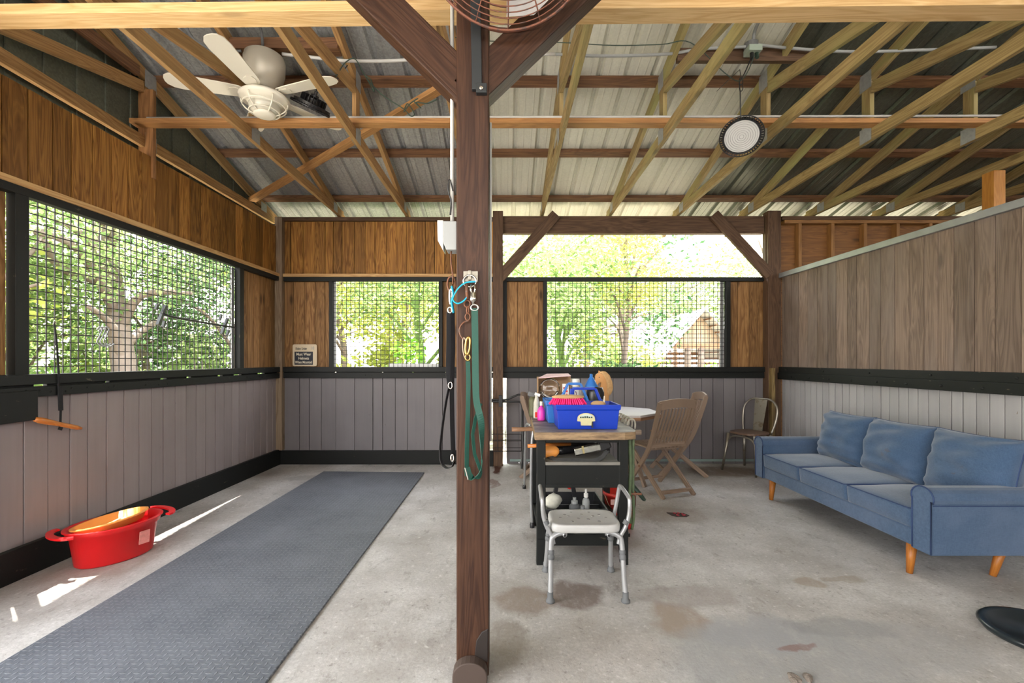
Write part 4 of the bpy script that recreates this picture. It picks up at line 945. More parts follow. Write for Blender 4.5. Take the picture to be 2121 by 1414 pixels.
# ------------------------------------------------------------------ workbench
BL, BR = .195, .775; BF, BB = 2.88, 3.62
wbn = thing('workbench', 'black painted work stand with scuffed wooden top and two shelves', 'workbench', (.49, 3.25, 0))
tm = MB().prism([(.178, 2.83, .80), (.74, 2.83, .80), (.815, 2.86, .80), (.835, 2.93, .80), (.865, 3.66, .80), (.20, 3.66, .80)], (0, 0, 1), 0, .05)
tmt = NT('scuffed_top'); ob = tmt.n('ShaderNodeTexCoord').outputs['Object']
cc = tmt.ramp(tmt.noise(tmt.mapping(ob, (5, 12, 5)), 1, 6, .7), [(.35, (.10, .08, .09)), (.55, (.22, .19, .18)), (.68, (.48, .42, .35))])
sz = tmt.n('ShaderNodeSeparateXYZ'); tmt.l(tmt.n('ShaderNodeNewGeometry').outputs['Normal'], sz.inputs[0])
cc = tmt.mix(tmt.fr(tmt.math('ABSOLUTE', sz.outputs[2]), .5, .6), tmt.ramp(tmt.noise(tmt.mapping(ob, (6, 6, 40)), 1, 5, .7), [(.35, (.12, .075, .04)), (.6, (.33, .22, .12))]), cc)
tmt.fin(cc, .6)
tm.build('top', tmt.m, wbn, bevel=.006)
for (x0, x1, y0, y1) in ((.195, .252, 2.88, 2.93), (.715, .775, 2.88, 2.93), (.205, .255, 3.56, 3.62), (.765, .815, 3.56, 3.62)):
    m = MB().box(x0, x1, y0, y1, .16, .80); xm = (x0+x1)/2; s_ = -1 if xm < .5 else 1
    m.beam((xm, (y0+y1)/2, .17), (xm+s_*.008, (y0+y1)/2, 0), x1-x0, y1-y0, (0, 1, 0), w1=.045)
    m.build('leg', M['black_worn'], wbn, bevel=.004)
MB().box(.25, .72, 2.87, 3.60, .635, .655).build('shelf', plain('grey_shelf_board', (.17, .16, .14), .7, 0, .4, 9), wbn, bevel=.002)
MB().box(.252, .718, 2.885, 2.905, .50, .636).build('apron', M['black_worn'], wbn, bevel=.003)
MB().box(.252, .718, 2.88, 2.92, .49, .512).build('lower_rail', M['black_worn'], wbn, bevel=.003)
MB().box(.252, .718, 2.885, 2.92, .775, .80).build('upper_rail', M['black_worn'], wbn, bevel=.003)
MB().box(.21, .80, 2.93, 3.58, .16, .18).build('shelf', M['black_worn'], wbn, bevel=.002)
MB().box(.25, .72, 2.89, 2.925, .12, .19).build('lower_rail', M['black_worn'], wbn, bevel=.003)

TT = .851
def tote(label, mat, x0, x1, y0, y1, hz, hx0, hx1, htop, fx0, fx1, name='grooming_tote', sticker=False, z0=TT, zt=None):
    t = thing(name, label, 'tote', ((x0+x1)/2, (y0+y1)/2, z0)); zt = zt or z0+.16; i = .014
    m = MB(); b = 0
    rings = [(x0+i, x1-i, y0+i, y1-i, z0), (x0+.004, x1-.004, y0+.004, y1-.004, zt-.035), (x0-.004, x1+.004, y0-.004, y1+.004, zt-.033), (x0-.006, x1+.006, y0-.006, y1+.006, zt), (x0+.006, x1-.006, y0+.006, y1-.006, zt), (x0+i+.006, x1-i-.006, y0+i+.006, y1-i-.006, z0+.006)]
    for (a_, c_, d_, e_, z) in rings:
        for p in ((a_, d_), (c_, d_), (c_, e_), (a_, e_)): m.v.append(V((p[0], p[1], z)))
    for r_ in range(5):
        for k in range(4):
            k2 = (k+1) % 4; m.face((r_*4+k, r_*4+k2, r_*4+4+k2, r_*4+4+k))
    m.face((3, 2, 1, 0)); m.face((20, 21, 22, 23)); m.build('body', mat, t, bevel=.004)
    ym = (y0+y1)/2; zb_ = zt-.06
    poly_o = [(fx0, ym, zb_), (hx0, ym, htop), (hx1, ym, htop), (fx1, ym, zb_)]
    m = MB(); w_ = .022
    for a_, c_ in zip(poly_o[:-1], poly_o[1:]): m.beam(a_, c_, .03, .018)
    m.box(x0+.01, x1-.01, ym-.004, ym+.004, z0+.01, zt-.03)
    m.build('handle', mat, t, bevel=.004)
    if sticker:
        m = MB(); yf = y0-.003; sxc = (1214-CX)/F*y0; szc = P(0, 868, y0).z
        MB().box(sxc+.035, sxc+.045, y0-.0005, y0+.01, z0+.012, z0+.10).build('rib', M['ink'], t)
        pts = [(sxc-.058, yf, szc-.012)]+[(sxc+.056*math.cos(PI-PI*k/12), yf, szc+.008+.032*math.sin(PI*k/12)) for k in range(13)]+[(sxc+.058, yf, szc-.012), (sxc+.036, yf, szc-.014), (sxc+.034, yf, szc-.04), (sxc-.034, yf, szc-.04), (sxc-.036, yf, szc-.014)]
        st_ = MB().prism(pts, (0, 1, 0), 0, .0025).build('sticker', plain('cream_sticker', (.56, .52, .30), .5, 0, .12, 30), t)
        MB().prism([(sxc+.046*math.cos(PI-PI*k/12), yf-.001, szc+.01+.022*math.sin(PI*k/12)) for k in range(13)], (0, 1, 0), 0, .001).build('sky_print', plain('pale_print', (.52, .60, .55), .5, 0, .2, 50), st_)
        m = MB()
        for k in range(6): m.box(sxc-.04+k*.014, sxc-.03+k*.014, yf-.0022, yf-.001, szc+.008, szc+.016+R(0, .005))
        m.build('tree_print', M['darkgreen'], st_)
    return t
tote('deep blue grooming tote with a round farm sticker, front of the bench top', M['blue'], .325, .735, 2.93, 3.20, 0, .447, .60, 1.107, .435, .665, sticker=True)
tote('lighter blue grooming tote behind the deep blue one', M['blue2'], .287, .70, 3.225, 3.50, 0, .458, .55, 1.124, .378, .625)
# brush
bc = V((.405, 2.975, 1.058)); brh = thing('dandy_brush', 'hot pink bristled brush with wooden back lying on the blue tote', 'brush', bc-V((0, 0, .045)))
MB().ell(bc, .108, .032, .016, None, 24, 10, fn=lambda p: V((math.copysign(abs(p.x)**.8, p.x), p.y, p.z))).build('wooden_back', M['tan'], brh, smooth=True)
m = MB()
for ix in range(17):
    for iy in range(4):
        fx = -1+2*ix/16; fy = -1+2*iy/3
        if fx*fx+fy*fy*.35 > 1.08: continue
        a_ = bc+V((fx*.092, fy*.02, -.006)); b_ = bc+V((fx*.120+R(-.003, .003), fy*.036+R(-.003, .003), -.048))
        m.tube([a_, b_], .005, 6, rs=[.0035, .0075])
m.build('bristles', M['pink'], brh)
b2 = thing('body_brush', 'small tan oval brush resting in the right end of the blue tote', 'brush', (.605, 2.98, 1.0))
MB().ell((.605, 2.985, 1.012), .05, .03, .02, None, 20, 8).build('back', M['tan'], b2, smooth=True)
MB().box(.575, .635, 2.965, 3.005, .975, 1.008).build('bristles', M['horsemane'], b2, bevel=.006)
tag(MB().beam((.64, 3.0, .93), (.655, 3.03, 1.06), .022, .006, (0, 1, 0), w1=.006).build('hoof_tool', M['cream'], bevel=.001), 'pale pointed scraper sticking up in the blue tote', 'tool')
tag(MB().tube(smoothpts([(.44, 2.99, .95), (.455, 3.02, 1.06), (.47, 3.05, 1.085), (.48, 3.06, .98)]), .0025, 6).build('hoof_pick', M['chrome'], smooth=True), 'thin bent metal hoof pick in the front tote', 'tool')
# things behind
fn = thing('funnel', 'blue funnel standing upside down on a black canister', 'funnel', (.637, 3.40, 1.10))
MB().lathe([(.052, 0), (.05, .004), (.016, .068), (.012, .07), (.010, .094), (.008, .096), (.006, .07), (.04, .006)], (.637, 3.40, 1.10), (0, 0, 1), 28).build('cone', M['blue2'], fn, smooth=True)
tag(MB().lathe([(.055, 0), (.068, .06), (.066, .13), (.055, .165), (0, .168)], (.665, 3.395, .93), (0, 0, 1), 20).build('black_canister', M['blackp'], smooth=True), 'black canister under the blue funnel', 'canister')
jg = thing('white_jug', 'white plastic jug with ribbed cap behind the tote handles', 'jug', (.54, 3.57, TT))
MB().lathe([(.05, 0), (.055, .01), (.055, .17), (.045, .22), (.03, .245), (.03, .25)], (.54, 3.57, TT), (0, 0, 1), 24).build('body', M['white'], jg, smooth=True)
MB().lathe([(.036, .245), (.04, .25), (.038, .29), (.034, .30), (0, .30)], (.54, 3.57, TT), (0, 0, 1), 20).build('cap', M['white'], jg, smooth=False)
# horse bust
hs = thing('horse_figurine', 'palomino toy horse head and neck rising behind the blue totes', 'toy horse', (.76, 3.60, TT))
def HP(l, d=3.6): return [P(a, b, d) for a, b in l]
sil = HP([(1235, 775), (1240, 772), (1247, 771), (1253, 774), (1257, 782), (1260, 795), (1261, 808), (1260, 825), (1264, 845), (1267, 864), (1238, 864), (1244, 845), (1247, 828), (1246, 815), (1243, 803), (1244, 792), (1241, 792), (1237, 797), (1234, 800), (1231, 798), (1231, 793), (1233, 785), (1233, 779)])
m = MB().prism(sil, (0, 1, 0), -.022, .022)
m.build('head_and_neck', M['horse'], hs, bevel=.011, smooth=True)
m = MB()
for s_ in (-1, 1):
    q = P(1240, 773, 3.6)+V((.008, s_*.014, 0)); m.lathe([(.007, -.008), (.008, .004), (.004, .018), (0, .024)], q, (-.25, s_*.2, 1), 8)
m.build('ears', M['horse'], hs, smooth=True)
m = MB()
m.prism(HP([(1239, 772), (1246, 768), (1254, 769), (1262, 777), (1267, 790), (1269, 803), (1266, 813), (1261, 820), (1256, 812), (1256, 798), (1253, 785), (1247, 776)]), (0, 1, 0), -.026, .026)
m.build('mane', M['horsemane'], hs, bevel=.008, smooth=True)
for s_ in (-1, 1): MB().ell(P(1240, 781, 3.6)+V((0, s_*.021, 0)), .004, .003, .004, None, 8, 6).build('eye', M['blackp'], hs, smooth=True)
# cardboard box with glass globe
cb = thing('cardboard_box', 'open cardboard box with pink and white flap on the bench top', 'box', (.375, 3.6, TT))
X0, X1 = .247, .50; ZT = 1.175
m = MB(); m.box(X0, X1, 3.645, 3.650, TT+.005, ZT-.01); m.box(X0, X0+.004, 3.52, 3.65, TT+.005, ZT-.015); m.box(X1-.004, X1, 3.52, 3.65, TT+.005, ZT); m.box(X0, X1, 3.52, 3.65, TT+.001, TT+.006)
m.box(X0, X1, 3.52, 3.524, TT+.005, TT+.13)
m.build('carton', M['card'], cb)
MB().prism([(X0, 3.50, ZT-.017), (X1, 3.50, ZT), (X1, 3.65, ZT+.012), (X0+.08, 3.65, ZT+.01)], (0, 0, 1), 0, .004).build('flap', plain('pink_white_flap', (.80, .52, .55), .6, 0, .35, 8), cb)
gb = thing('glass_globe', 'clear glass globe sitting in the open cardboard box', 'glass globe', (.343, 3.575, .985))
MB().ell((.343, 3.575, 1.075), .082, .050, .082, None, 32, 16).build('bowl', M['glass'], gb, smooth=True)
MB().tube(arc((.343, 3.575, 1.075), .060, PI*1.1, PI*1.9, 16, (1, 0, 0), (0, 0, 1)), .012, 8).build('foil', M['chrome'], gb, smooth=True)
pk = thing('small_packet', 'white packet with red squares beside the glass globe', 'packet', (.46, 3.5, .99))
MB().box(.435, .485, 3.508, 3.520, TT+.001, 1.115).build('carton', M['white'], pk, bevel=.001)
m = MB(); [m.box(.442+.02*(k % 2), .455+.02*(k % 2), 3.506, 3.508, 1.09-.025*(k//2)-.015, 1.09-.025*(k//2)) for k in range(8)]; m.build('print', M['redb'], pk)
sp = thing('spray_bottle', 'white spray bottle with red trigger at the left end of the bench top', 'bottle', (.235, 3.5, TT))
MB().lathe([(.024, 0), (.026, .01), (.024, .12), (.012, .16), (.012, .18)], (.236, 3.50, TT), (0, 0, 1), 20).build('body', M['dirtwhite'], sp, smooth=True)
MB().beam((.222, 3.50, TT+.19), (.262, 3.50, TT+.175), .022, .022).build('spray_head', M['white'], sp, bevel=.003)
MB().box(.222, .250, 3.473, 3.476, TT+.01, TT+.05).build('label_patch', M['redb'], sp)
pkb = thing('pink_bottle', 'bright pink bottle standing beside the light blue tote', 'bottle', (.268, 3.38, TT))
MB().lathe([(.027, 0), (.029, .01), (.029, .07), (.018, .095), (.010, .10), (.010, .12)], (.262, 3.38, TT), (0, 0, 1), 20).build('body', M['pinkp'], pkb, smooth=True)
MB().lathe([(.012, .11), (.012, .14), (0, .142)], (.262, 3.38, TT), (0, 0, 1), 12).build('cap', M['cream'], pkb)
ol = thing('olive_bottle', 'dark olive bottle with grey top at the back left corner of the bench', 'bottle', (.20, 3.62, TT))
MB().lathe([(.030, 0), (.033, .02), (.033, .13), (.022, .16)], (.214, 3.60, TT), (0, 0, 1), 16).build('body', plain('olive', (.10, .10, .05), .6), ol, smooth=True)
MB().beam((.175, 3.60, TT+.185), (.235, 3.60, TT+.165), .03, .035).build('cap', M['greyrub'], ol, bevel=.004)
# mid shelf things
SH = .6555
ob_ = thing('orange_bottle', 'orange bottle lying on the middle shelf of the bench', 'bottle', (.29, 2.97, SH))
MB().lathe([(0, 0), (.034, .002), (.037, .01), (.037, .09), (.02, .11), (.013, .115)], (.235, 2.98, SH+.038), (1, .12, .08), 20, cap=False).build('body', M['orange'], ob_, smooth=True)
MB().lathe([(.015, .112), (.016, .14), (0, .142)], (.235, 2.98, SH+.038), (1, .12, .08), 14).build('cap', M['blackp'], ob_, smooth=True)
tag(MB().tube([(.145, 3.02, .729), (.44, 3.10, .728)], .0125, 10).build('tool_shaft', M['orangew'], smooth=True), 'orange wooden tool shaft poking left out of the middle shelf', 'tool')  # bare wooden tool handle, no head
tag(MB().tube([P(1060, 889, 3.3), P(1075, 889, 3.3), P(1112, 888, 3.3), P(1140, 888, 3.3)], .014, 10, rs=[.0165, .016, .014, .014]).build('wooden_stick', M['teakdark'], smooth=True), 'brown wooden stick poking out under the bench top on the left', 'stick')  # plain end of a wooden handle
sc_ = thing('clipper_case', 'bright metal clipper lying on the middle shelf', 'clipper', (.53, 2.98, SH))
m = MB().beam(P(1189, 936, 2.96), P(1243, 924, 2.96), .05, .048, (0, 0, 1)); m.build('body', plain('shiny_metal', (.50, .50, .46), .18, 1, .5, 25), sc_, bevel=.008)
MB().beam(P(1240, 925, 2.97), P(1262, 915, 2.97), .055, .065, (0, 0, 1)).build('head', M['blackp'], sc_, bevel=.008)
MB().beam(P(1206, 931.6, 2.93), P(1210, 930.7, 2.93), .004, .05, (0, 0, 1)).build('band', plain('brass_band', (.7, .6, .3), .25, 1), sc_)
tag(MB().ribbon(smoothpts([(.285, 3.0, SH+.022), (.31, 2.93, SH+.006), (.45, 2.905, SH+.004), (.56, 2.90, SH+.004), (.62, 2.93, SH+.02), (.66, 2.97, SH+.05)]), .035, .006, (0, 1, .3)).build('girth_strap', plain('black_and_grey_strap', (.06, .06, .06), .8, 0, .6, 30)), 'black girth strap with pale edge curved on the middle shelf', 'strap')
tag(MB().beam((.30, 3.15, SH+.03), (.60, 3.30, SH+.035), .22, .05).build('folded_pad', M['blackw'], bevel=.015), 'dark folded pad at the back of the middle shelf', 'pad')
tag(MB().lathe([(.055, 0), (.06, .01), (.06, .06), (.045, .075), (0, .075)], (.50, 3.38, SH), (0, 0, 1), 24).build('plastic_tub', plain('clear_grey_plastic', (.42, .46, .50), .2), smooth=True), 'cloudy grey plastic tub at the back of the middle shelf', 'tub')
# lower shelf things
LS = .181
cad = tote('black caddy tray with a handle on the bottom shelf of the bench', M['blackp'], .265, .67, 3.02, 3.42, 0, .36, .47, .43, .33, .50, name='caddy', z0=LS, zt=.31)
def bottle(label, x, y, z, r, h, cap, mat, capm, name='bottle'):
    t = thing(name, label, 'bottle', (x, y, z))
    MB().lathe([(r*.9, 0), (r, .008), (r, h*.8), (r*.8, h*.9), (r*.4, h*.93), (r*.4, h)], (x, y, z), (0, 0, 1), 20).build('body', mat, t, smooth=True)
    MB().lathe([(r*cap, h*.97), (r*cap, h*1.12), (r*.3, h*1.14), (r*.3, h*1.3), (0, h*1.3)], (x, y, z), (0, 0, 1), 14).build('cap', capm, t)
    return t
bottle('white pump bottle with grey top right of centre on the bottom shelf', .50, 2.965, LS, .048, .13, .5, M['dirtwhite'], M['greyrub'])
bottle('white pump bottle with black top left of centre on the bottom shelf', .325, 2.965, LS, .042, .11, .5, M['dirtwhite'], M['blackp'])
bottle('tall clear bottle inside the black caddy', .545, 3.10, LS+.02, .025, .17, .6, M['pvc'], M['white'])
bottle('grey round bottle standing in the black caddy middle', .47, 3.12, LS+.02, .038, .12, .6, M['greyrub'], M['pvc'])
m = MB(); q0 = V((.32, 3.12, .33))
m.ell(q0, .065, .035, .05, Matrix.Rotation(-.6, 3, 'Y'), 16, 10, fn=lambda p: p*(1+.18*mnoise.noise(p*3)))
tag(m.build('rag_bundle', M['dirtwhite'], smooth=True), 'dirty white rag bundle stuffed in the left of the black caddy', 'rag')
tag(MB().lathe([(.012, 0), (.014, .01), (.014, .03), (.009, .04), (.02, .05), (0, .055)], (.45, 3.25, .38), (.3, 0, 1), 12).build('red_sprayer', M['redb']), 'small red sprayer top sticking up behind the caddy handle', 'sprayer')
# red bucket with lid, hose, rope, peg
rb = thing('red_bucket', 'red bucket on the floor behind the right legs of the bench', 'bucket', (.885, 3.55, 0))
MB().lathe([(.09, 0), (.1, .005), (.118, .25), (.126, .25), (.126, .275), (.114, .275), (.095, .01), (0, .01)], (.885, 3.56, 0), (0, 0, 1), 32).build('body', M['redb'], rb, smooth=True)
MB().box(.795, .845, 3.452, 3.456, .20, .24).build('label_patch', plain('pink_label', (.8, .45, .4), .6), rb)
MB().tube(smoothpts([(.765, 3.53, .26), (.80, 3.44, .17), (.885, 3.42, .15), (.97, 3.44, .17), (1.005, 3.53, .26)]), .003, 6).build('bail', M['chrome'], rb, smooth=True)
tag(MB().lathe([(0, .0), (.075, .0), (.085, .012), (.08, .025), (0, .028)], (1.0, 3.50, .285), (.75, -.1, .6), 28, sy=1.1).build('rubber_feed_pan', M['darkgreen'], smooth=True), 'dark green rubber pan leaning on the rim of the red bucket', 'pan')
m = MB(); m.tube(smoothpts([(.795, 2.93, .80), (.80, 2.925, .60), (.792, 2.92, .42), (.80, 2.93, .25)]), .012, 8); m.tube(smoothpts([(.825, 2.95, .80), (.822, 2.95, .5), (.828, 2.95, .3), (.82, 2.96, .2)]), .010, 8)
tag(m.build('green_hose', plain('mossy_green_hose', (.10, .14, .07), .6, 0, .5, 30), smooth=True), 'mossy green hose hanging down the right front leg of the bench', 'hose')
m = MB()
for k in range(5): m.tube(arc((.87+.0*k, 3.16+.08*k, .845), .045, -.6, PI+.4, 14, (.75, .5, 0), (0, 0, 1)), .007, 8)
tag(m.build('rope_coil', M['rope'], smooth=True), 'pale rope coils hanging over the right edge of the bench top', 'rope')
MB().beam((.82, 3.05, .815), (.905, 3.05, .815), .03, .03).build('wood_peg', M['teak'], wbn, bevel=.002)
MB().tube([(.77, 2.92, .44), (.87, 2.92, .44)], .008, 8).build('metal_peg', M['rust'], wbn)

# aluminium walker on the left side of the bench
wk = thing('walker_frame', 'pale metal walking frame leaning on the left side of the bench', 'walker', (.17, 3.4, 0))
a_ = [P(1100, 1090, 3.1), P(1098, 1000, 3.12), P(1100, 920, 3.14), P(1107, 880, 3.2), P(1112, 872, 3.3)]
MB().tube(smoothpts([G(1102, 1092)+V((0, 0, .03)), P(1100, 1030, 3.5), P(1101, 930, 3.45), P(1105, 893, 3.45), P(1110, 884, 3.5)]), .011, 8).build('leg', M['alu'], wk, smooth=True)
MB().tube(smoothpts([G(1095, 962)+V((0.0, -.9, .0)) if False else V((.185, 4.6, .03)), V((.185, 4.4, .35)), V((.18, 4.2, .62)), V((.18, 4.0, .73)), V((.195, 3.7, .77))]), .011, 8).build('leg', M['alu'], wk, smooth=True)
g1 = G(1102, 1092)
MB().lathe([(.018, 0), (.018, .02), (.014, .04)], (g1.x, g1.y, 0), (0, 0, 1), 12).build('rubber_tip', M['blackp'], wk)
MB().lathe([(.018, 0), (.018, .02), (.014, .04)], (.185, 4.6, 0), (0, 0, 1), 12).build('rubber_tip', M['blackp'], wk)

# ------------------------------------------------------------------ shower stool
ss = thing('shower_stool', 'white shower stool with aluminium legs and side handles in front of the bench', 'stool', (.44, 2.62, 0))
nx, ny = 20, 14; sx0, sx1, sy0, sy1 = .245, .632, 2.46, 2.735
sm_ = MB()
def rr_ring(sc, z, n=48):
    out = []
    cx, cy = (sx0+sx1)/2, (sy0+sy1)/2; a, b = (sx1-sx0)/2*sc, (sy1-sy0)/2*sc
    for k in range(n):
        t_ = 2*PI*k/n; c, s_ = math.cos(t_), math.sin(t_); e = .38
        out.append(V((cx+a*math.copysign(abs(c)**e, c), cy+b*math.copysign(abs(s_)**e, s_)-.006*(1-abs(s_)), z)))
    return out
rings = [(.90, .358), (.985, .362), (1.0, .372), (1.0, .392), (.985, .402), (.93, .405), (.85, .402), (.6, .399), (.3, .397), (.01, .397)]
for sc_2, z in rings: sm_.v += rr_ring(sc_2, z)
for i in range(len(rings)-1):
    for k in range(48): k2 = (k+1) % 48; sm_.face((i*48+k, i*48+k2, (i+1)*48+k2, (i+1)*48+k))
sm_.face(list(range(48))[::-1])
seat = sm_.build('seat', M['seatwhite'], ss, smooth=True)
m = MB()
for (hx_, hy_) in ((.30, 2.69), (.385, 2.69), (.49, 2.69), (.575, 2.69), (.34, 2.65), (.44, 2.655), (.54, 2.65), (.31, 2.60), (.36, 2.625), (.41, 2.59), (.50, 2.625), (.465, 2.575), (.57, 2.60), (.37, 2.54), (.52, 2.54), (.59, 2.55), (.285, 2.54)):
    m.lathe([(.0095, .0), (.0085, .002), (.0, .002)], (hx_, hy_, .3985), (0, 0, 1), 10)
m.build('drain_holes', plain('hole_shadowless_grey', (.25, .24, .23), .7), seat)
LEG = [((.275, 2.50, .35), (.238, 2.442)), ((.605, 2.50, .35), (.642, 2.442)), ((.285, 2.70, .35), (.244, 2.80)), ((.597, 2.70, .35), (.645, 2.80))]
for (a_, b_) in LEG:
    a_ = V(a_); f = V((b_[0], b_[1], .0)); s_ = 1 if a_.x > .44 else -1
    k_ = a_+V((s_*.028, (f.y-a_.y)*.2, -.05))
    lg = MB().tube(smoothpts([a_+V((-s_*.06, 0, 0)), a_+V((-s_*.02, 0, -.002)), a_+V((s_*.012, (f.y-a_.y)*.1, -.015)), k_, k_.lerp(f, .55), f+V((0, 0, .03))], 5), .0142, 12).build('leg', M['alu'], ss, smooth=True)
    dd = (f-k_).normalized(); c0 = k_.lerp(f, .12)
    MB().lathe([(.015, 0), (.0175, .004), (.0175, .018), (.0155, .020), (.0155, .026), (.0185, .03), (.0185, .046), (.0155, .05)], c0, dd, 14).build('collar', M['greyrub'], lg, smooth=True)
    MB().lathe([(.0155, .055), (.0165, .02), (.023, .014), (.024, .002), (.021, 0), (0, 0)], f, (0, 0, 1), 16).build('rubber_foot', M['greyrub'], lg, smooth=True)
for s_ in (-1, 1):
    xs_ = .44+s_*.215; xo = .44+s_*.235
    pts = smoothpts([V((.44+s_*.178, 2.50, .29)), V((.44+s_*.19, 2.50, .335)), V((.44+s_*.217, 2.50, .385)), V((.44+s_*.236, 2.50, .45)), V((.44+s_*.24, 2.502, .515)), V((.44+s_*.24, 2.53, .54)), V((.44+s_*.238, 2.68, .553)), V((.44+s_*.236, 2.718, .535)), V((.44+s_*.226, 2.73, .46)), V((.44+s_*.212, 2.735, .38)), V((.44+s_*.195, 2.73, .335))], 6)
    ar = MB().tube(pts, .0115, 12).build('side_handle', M['alu'], ss, smooth=True)
    MB().lathe([(.015, -.012), (.015, .012)], (xs_+s_*.004, 2.50, .408), (s_*.5, 0, 1), 14).build('collar', M['greyrub'], ar)
m = MB(); m.tube([(.32, 2.475, .345), (.32, 2.72, .345)], .011, 12); m.tube([(.56, 2.475, .345), (.56, 2.72, .345)], .011, 12); m.build('seat_rail', M['alu'], ss, smooth=True)
for x_ in (.32, .56): MB().lathe([(.007, 0), (0, .001)], (x_, 2.4735, .345), (0, -1, 0), 12).build('tube_end', M['blackp'], ss)

# ------------------------------------------------------------------ folding garden chairs and table
def folding_chair(label, loc, face, mat):
    """face: unit plan vector the sitter looks along"""
    t = thing('folding_chair', label, 'chair', (*loc, 0), 'folding wooden garden chairs')
    f = V((*face, 0)).normalized(); r = V((f.y, -f.x, 0)); o = V((*loc, 0))
    def W(a, b, z): return o+r*a+f*b+V((0, 0, z))
    hw = .21
    for s_ in (-1, 1):
        pts = [W(s_*hw, -.26, .90), W(s_*hw, -.20, .70), W(s_*hw, -.10, .44), W(s_*hw, .08, .20), W(s_*hw, .25, .0)]
        m = MB(); 
        m.ribbon(smoothpts(pts, 4), .045, .022, f) ; m.build('back_post', mat, t, bevel=.002)
        MB().beam(W(s_*(hw-.028), .22, .42), W(s_*(hw-.028), -.28, .0), .022, .045, (0, 0, 1)).build('leg', mat, t, bevel=.002)
        MB().lathe([(.010, 0), (.007, .006), (0, .007)], W(s_*(hw+.012), .03, .25), r*s_, 8).build('bolt', M['rust'], t)
    # top rail, arched
    pts = [W(-hw+.0+2*hw*k/10, -.262+.018*math.sin(PI*k/10)*-1, .87+.022*math.sin(PI*k/10)) for k in range(11)]
    MB().ribbon(pts, .085, .022, (0, 0, 1)).build('top_rail', mat, t, bevel=.003)
    MB().beam(W(-hw, -.125, .475), W(hw, -.125, .475), .02, .05, (0, 0, 1)).build('back_rail', mat, t, bevel=.002)
    for k in range(10):
        x_ = -hw+.032+(2*hw-.064)*k/9
        MB().ribbon([W(x_, -.125, .48), W(x_, -.185, .62), W(x_, -.245, .76), W(x_, -.268, .84)], .020, .010, r).build('slat', mat, t)
    MB().box(0, 0, 0, 0, 0, 0) if False else None
    for k in range(9):
        x_ = -hw+.03+(2*hw-.06)*k/8
        MB().beam(W(x_, -.12, .445), W(x_, .26, .452), .034, .014).build('seat_slat', mat, t, bevel=.002)
    for y_ in (.20, -.05): MB().beam(W(-hw+.02, y_, .425), W(hw-.02, y_, .425), .035, .022).build('seat_rail', mat, t, bevel=.002)
    MB().beam(W(-hw+.03, -.235, .05), W(hw-.03, -.235, .05), .02, .035).build('stretcher', mat, t, bevel=.002)
    MB().beam(W(-hw+.0, .19, .075), W(hw-.0, .19, .075), .02, .03).build('stretcher', mat, t, bevel=.002)
    return t
folding_chair('slatted folding garden chair with its back towards us right of the bench', (1.535, 4.56), (-.37, .93), M['teak'])
folding_chair('pale lit folding garden chair side on, behind the chair turned away from us', (1.97, 5.25), (-.98, .10), M['teak'])
folding_chair('folding garden chair half hidden left of the bench', (.46, 5.15), (1, -.15), M['teak'])
gt = thing('garden_table', 'pale octagonal wooden garden table behind the blue tote', 'table', (1.12, 4.95, 0))
oc = [(1.12+.54*math.cos(PI/8+k*PI/4), 4.95+.50*math.sin(PI/8+k*PI/4), .725) for k in range(8)]
MB().prism(oc, (0, 0, 1), 0, .025).build('tabletop', plain('bleached_tabletop', (.50, .47, .46), .45, 0, .1, 5), gt, bevel=.004)
m = MB(); [m.beam(V(oc[k])*1+V((0, 0, -.012)), V(oc[(k+1) % 8])+V((0, 0, -.012)), .02, .03) for k in range(8)]; m.build('edge', M['teakdark'], gt)
for sx_, sy_ in ((-1, -1), (1, -1), (-1, 1), (1, 1)): MB().beam((1.12+sx_*.10, 4.95+sy_*.10, .72), (1.12+sx_*.30, 4.95+sy_*.30, 0), .045, .03, (0, 0, 1)).build('leg', M['teak'], gt, bevel=.003)
MB().box(.82, 1.42, 4.93, 4.97, .68, .72).build('under_rail', M['teakdark'], gt, bevel=.002)

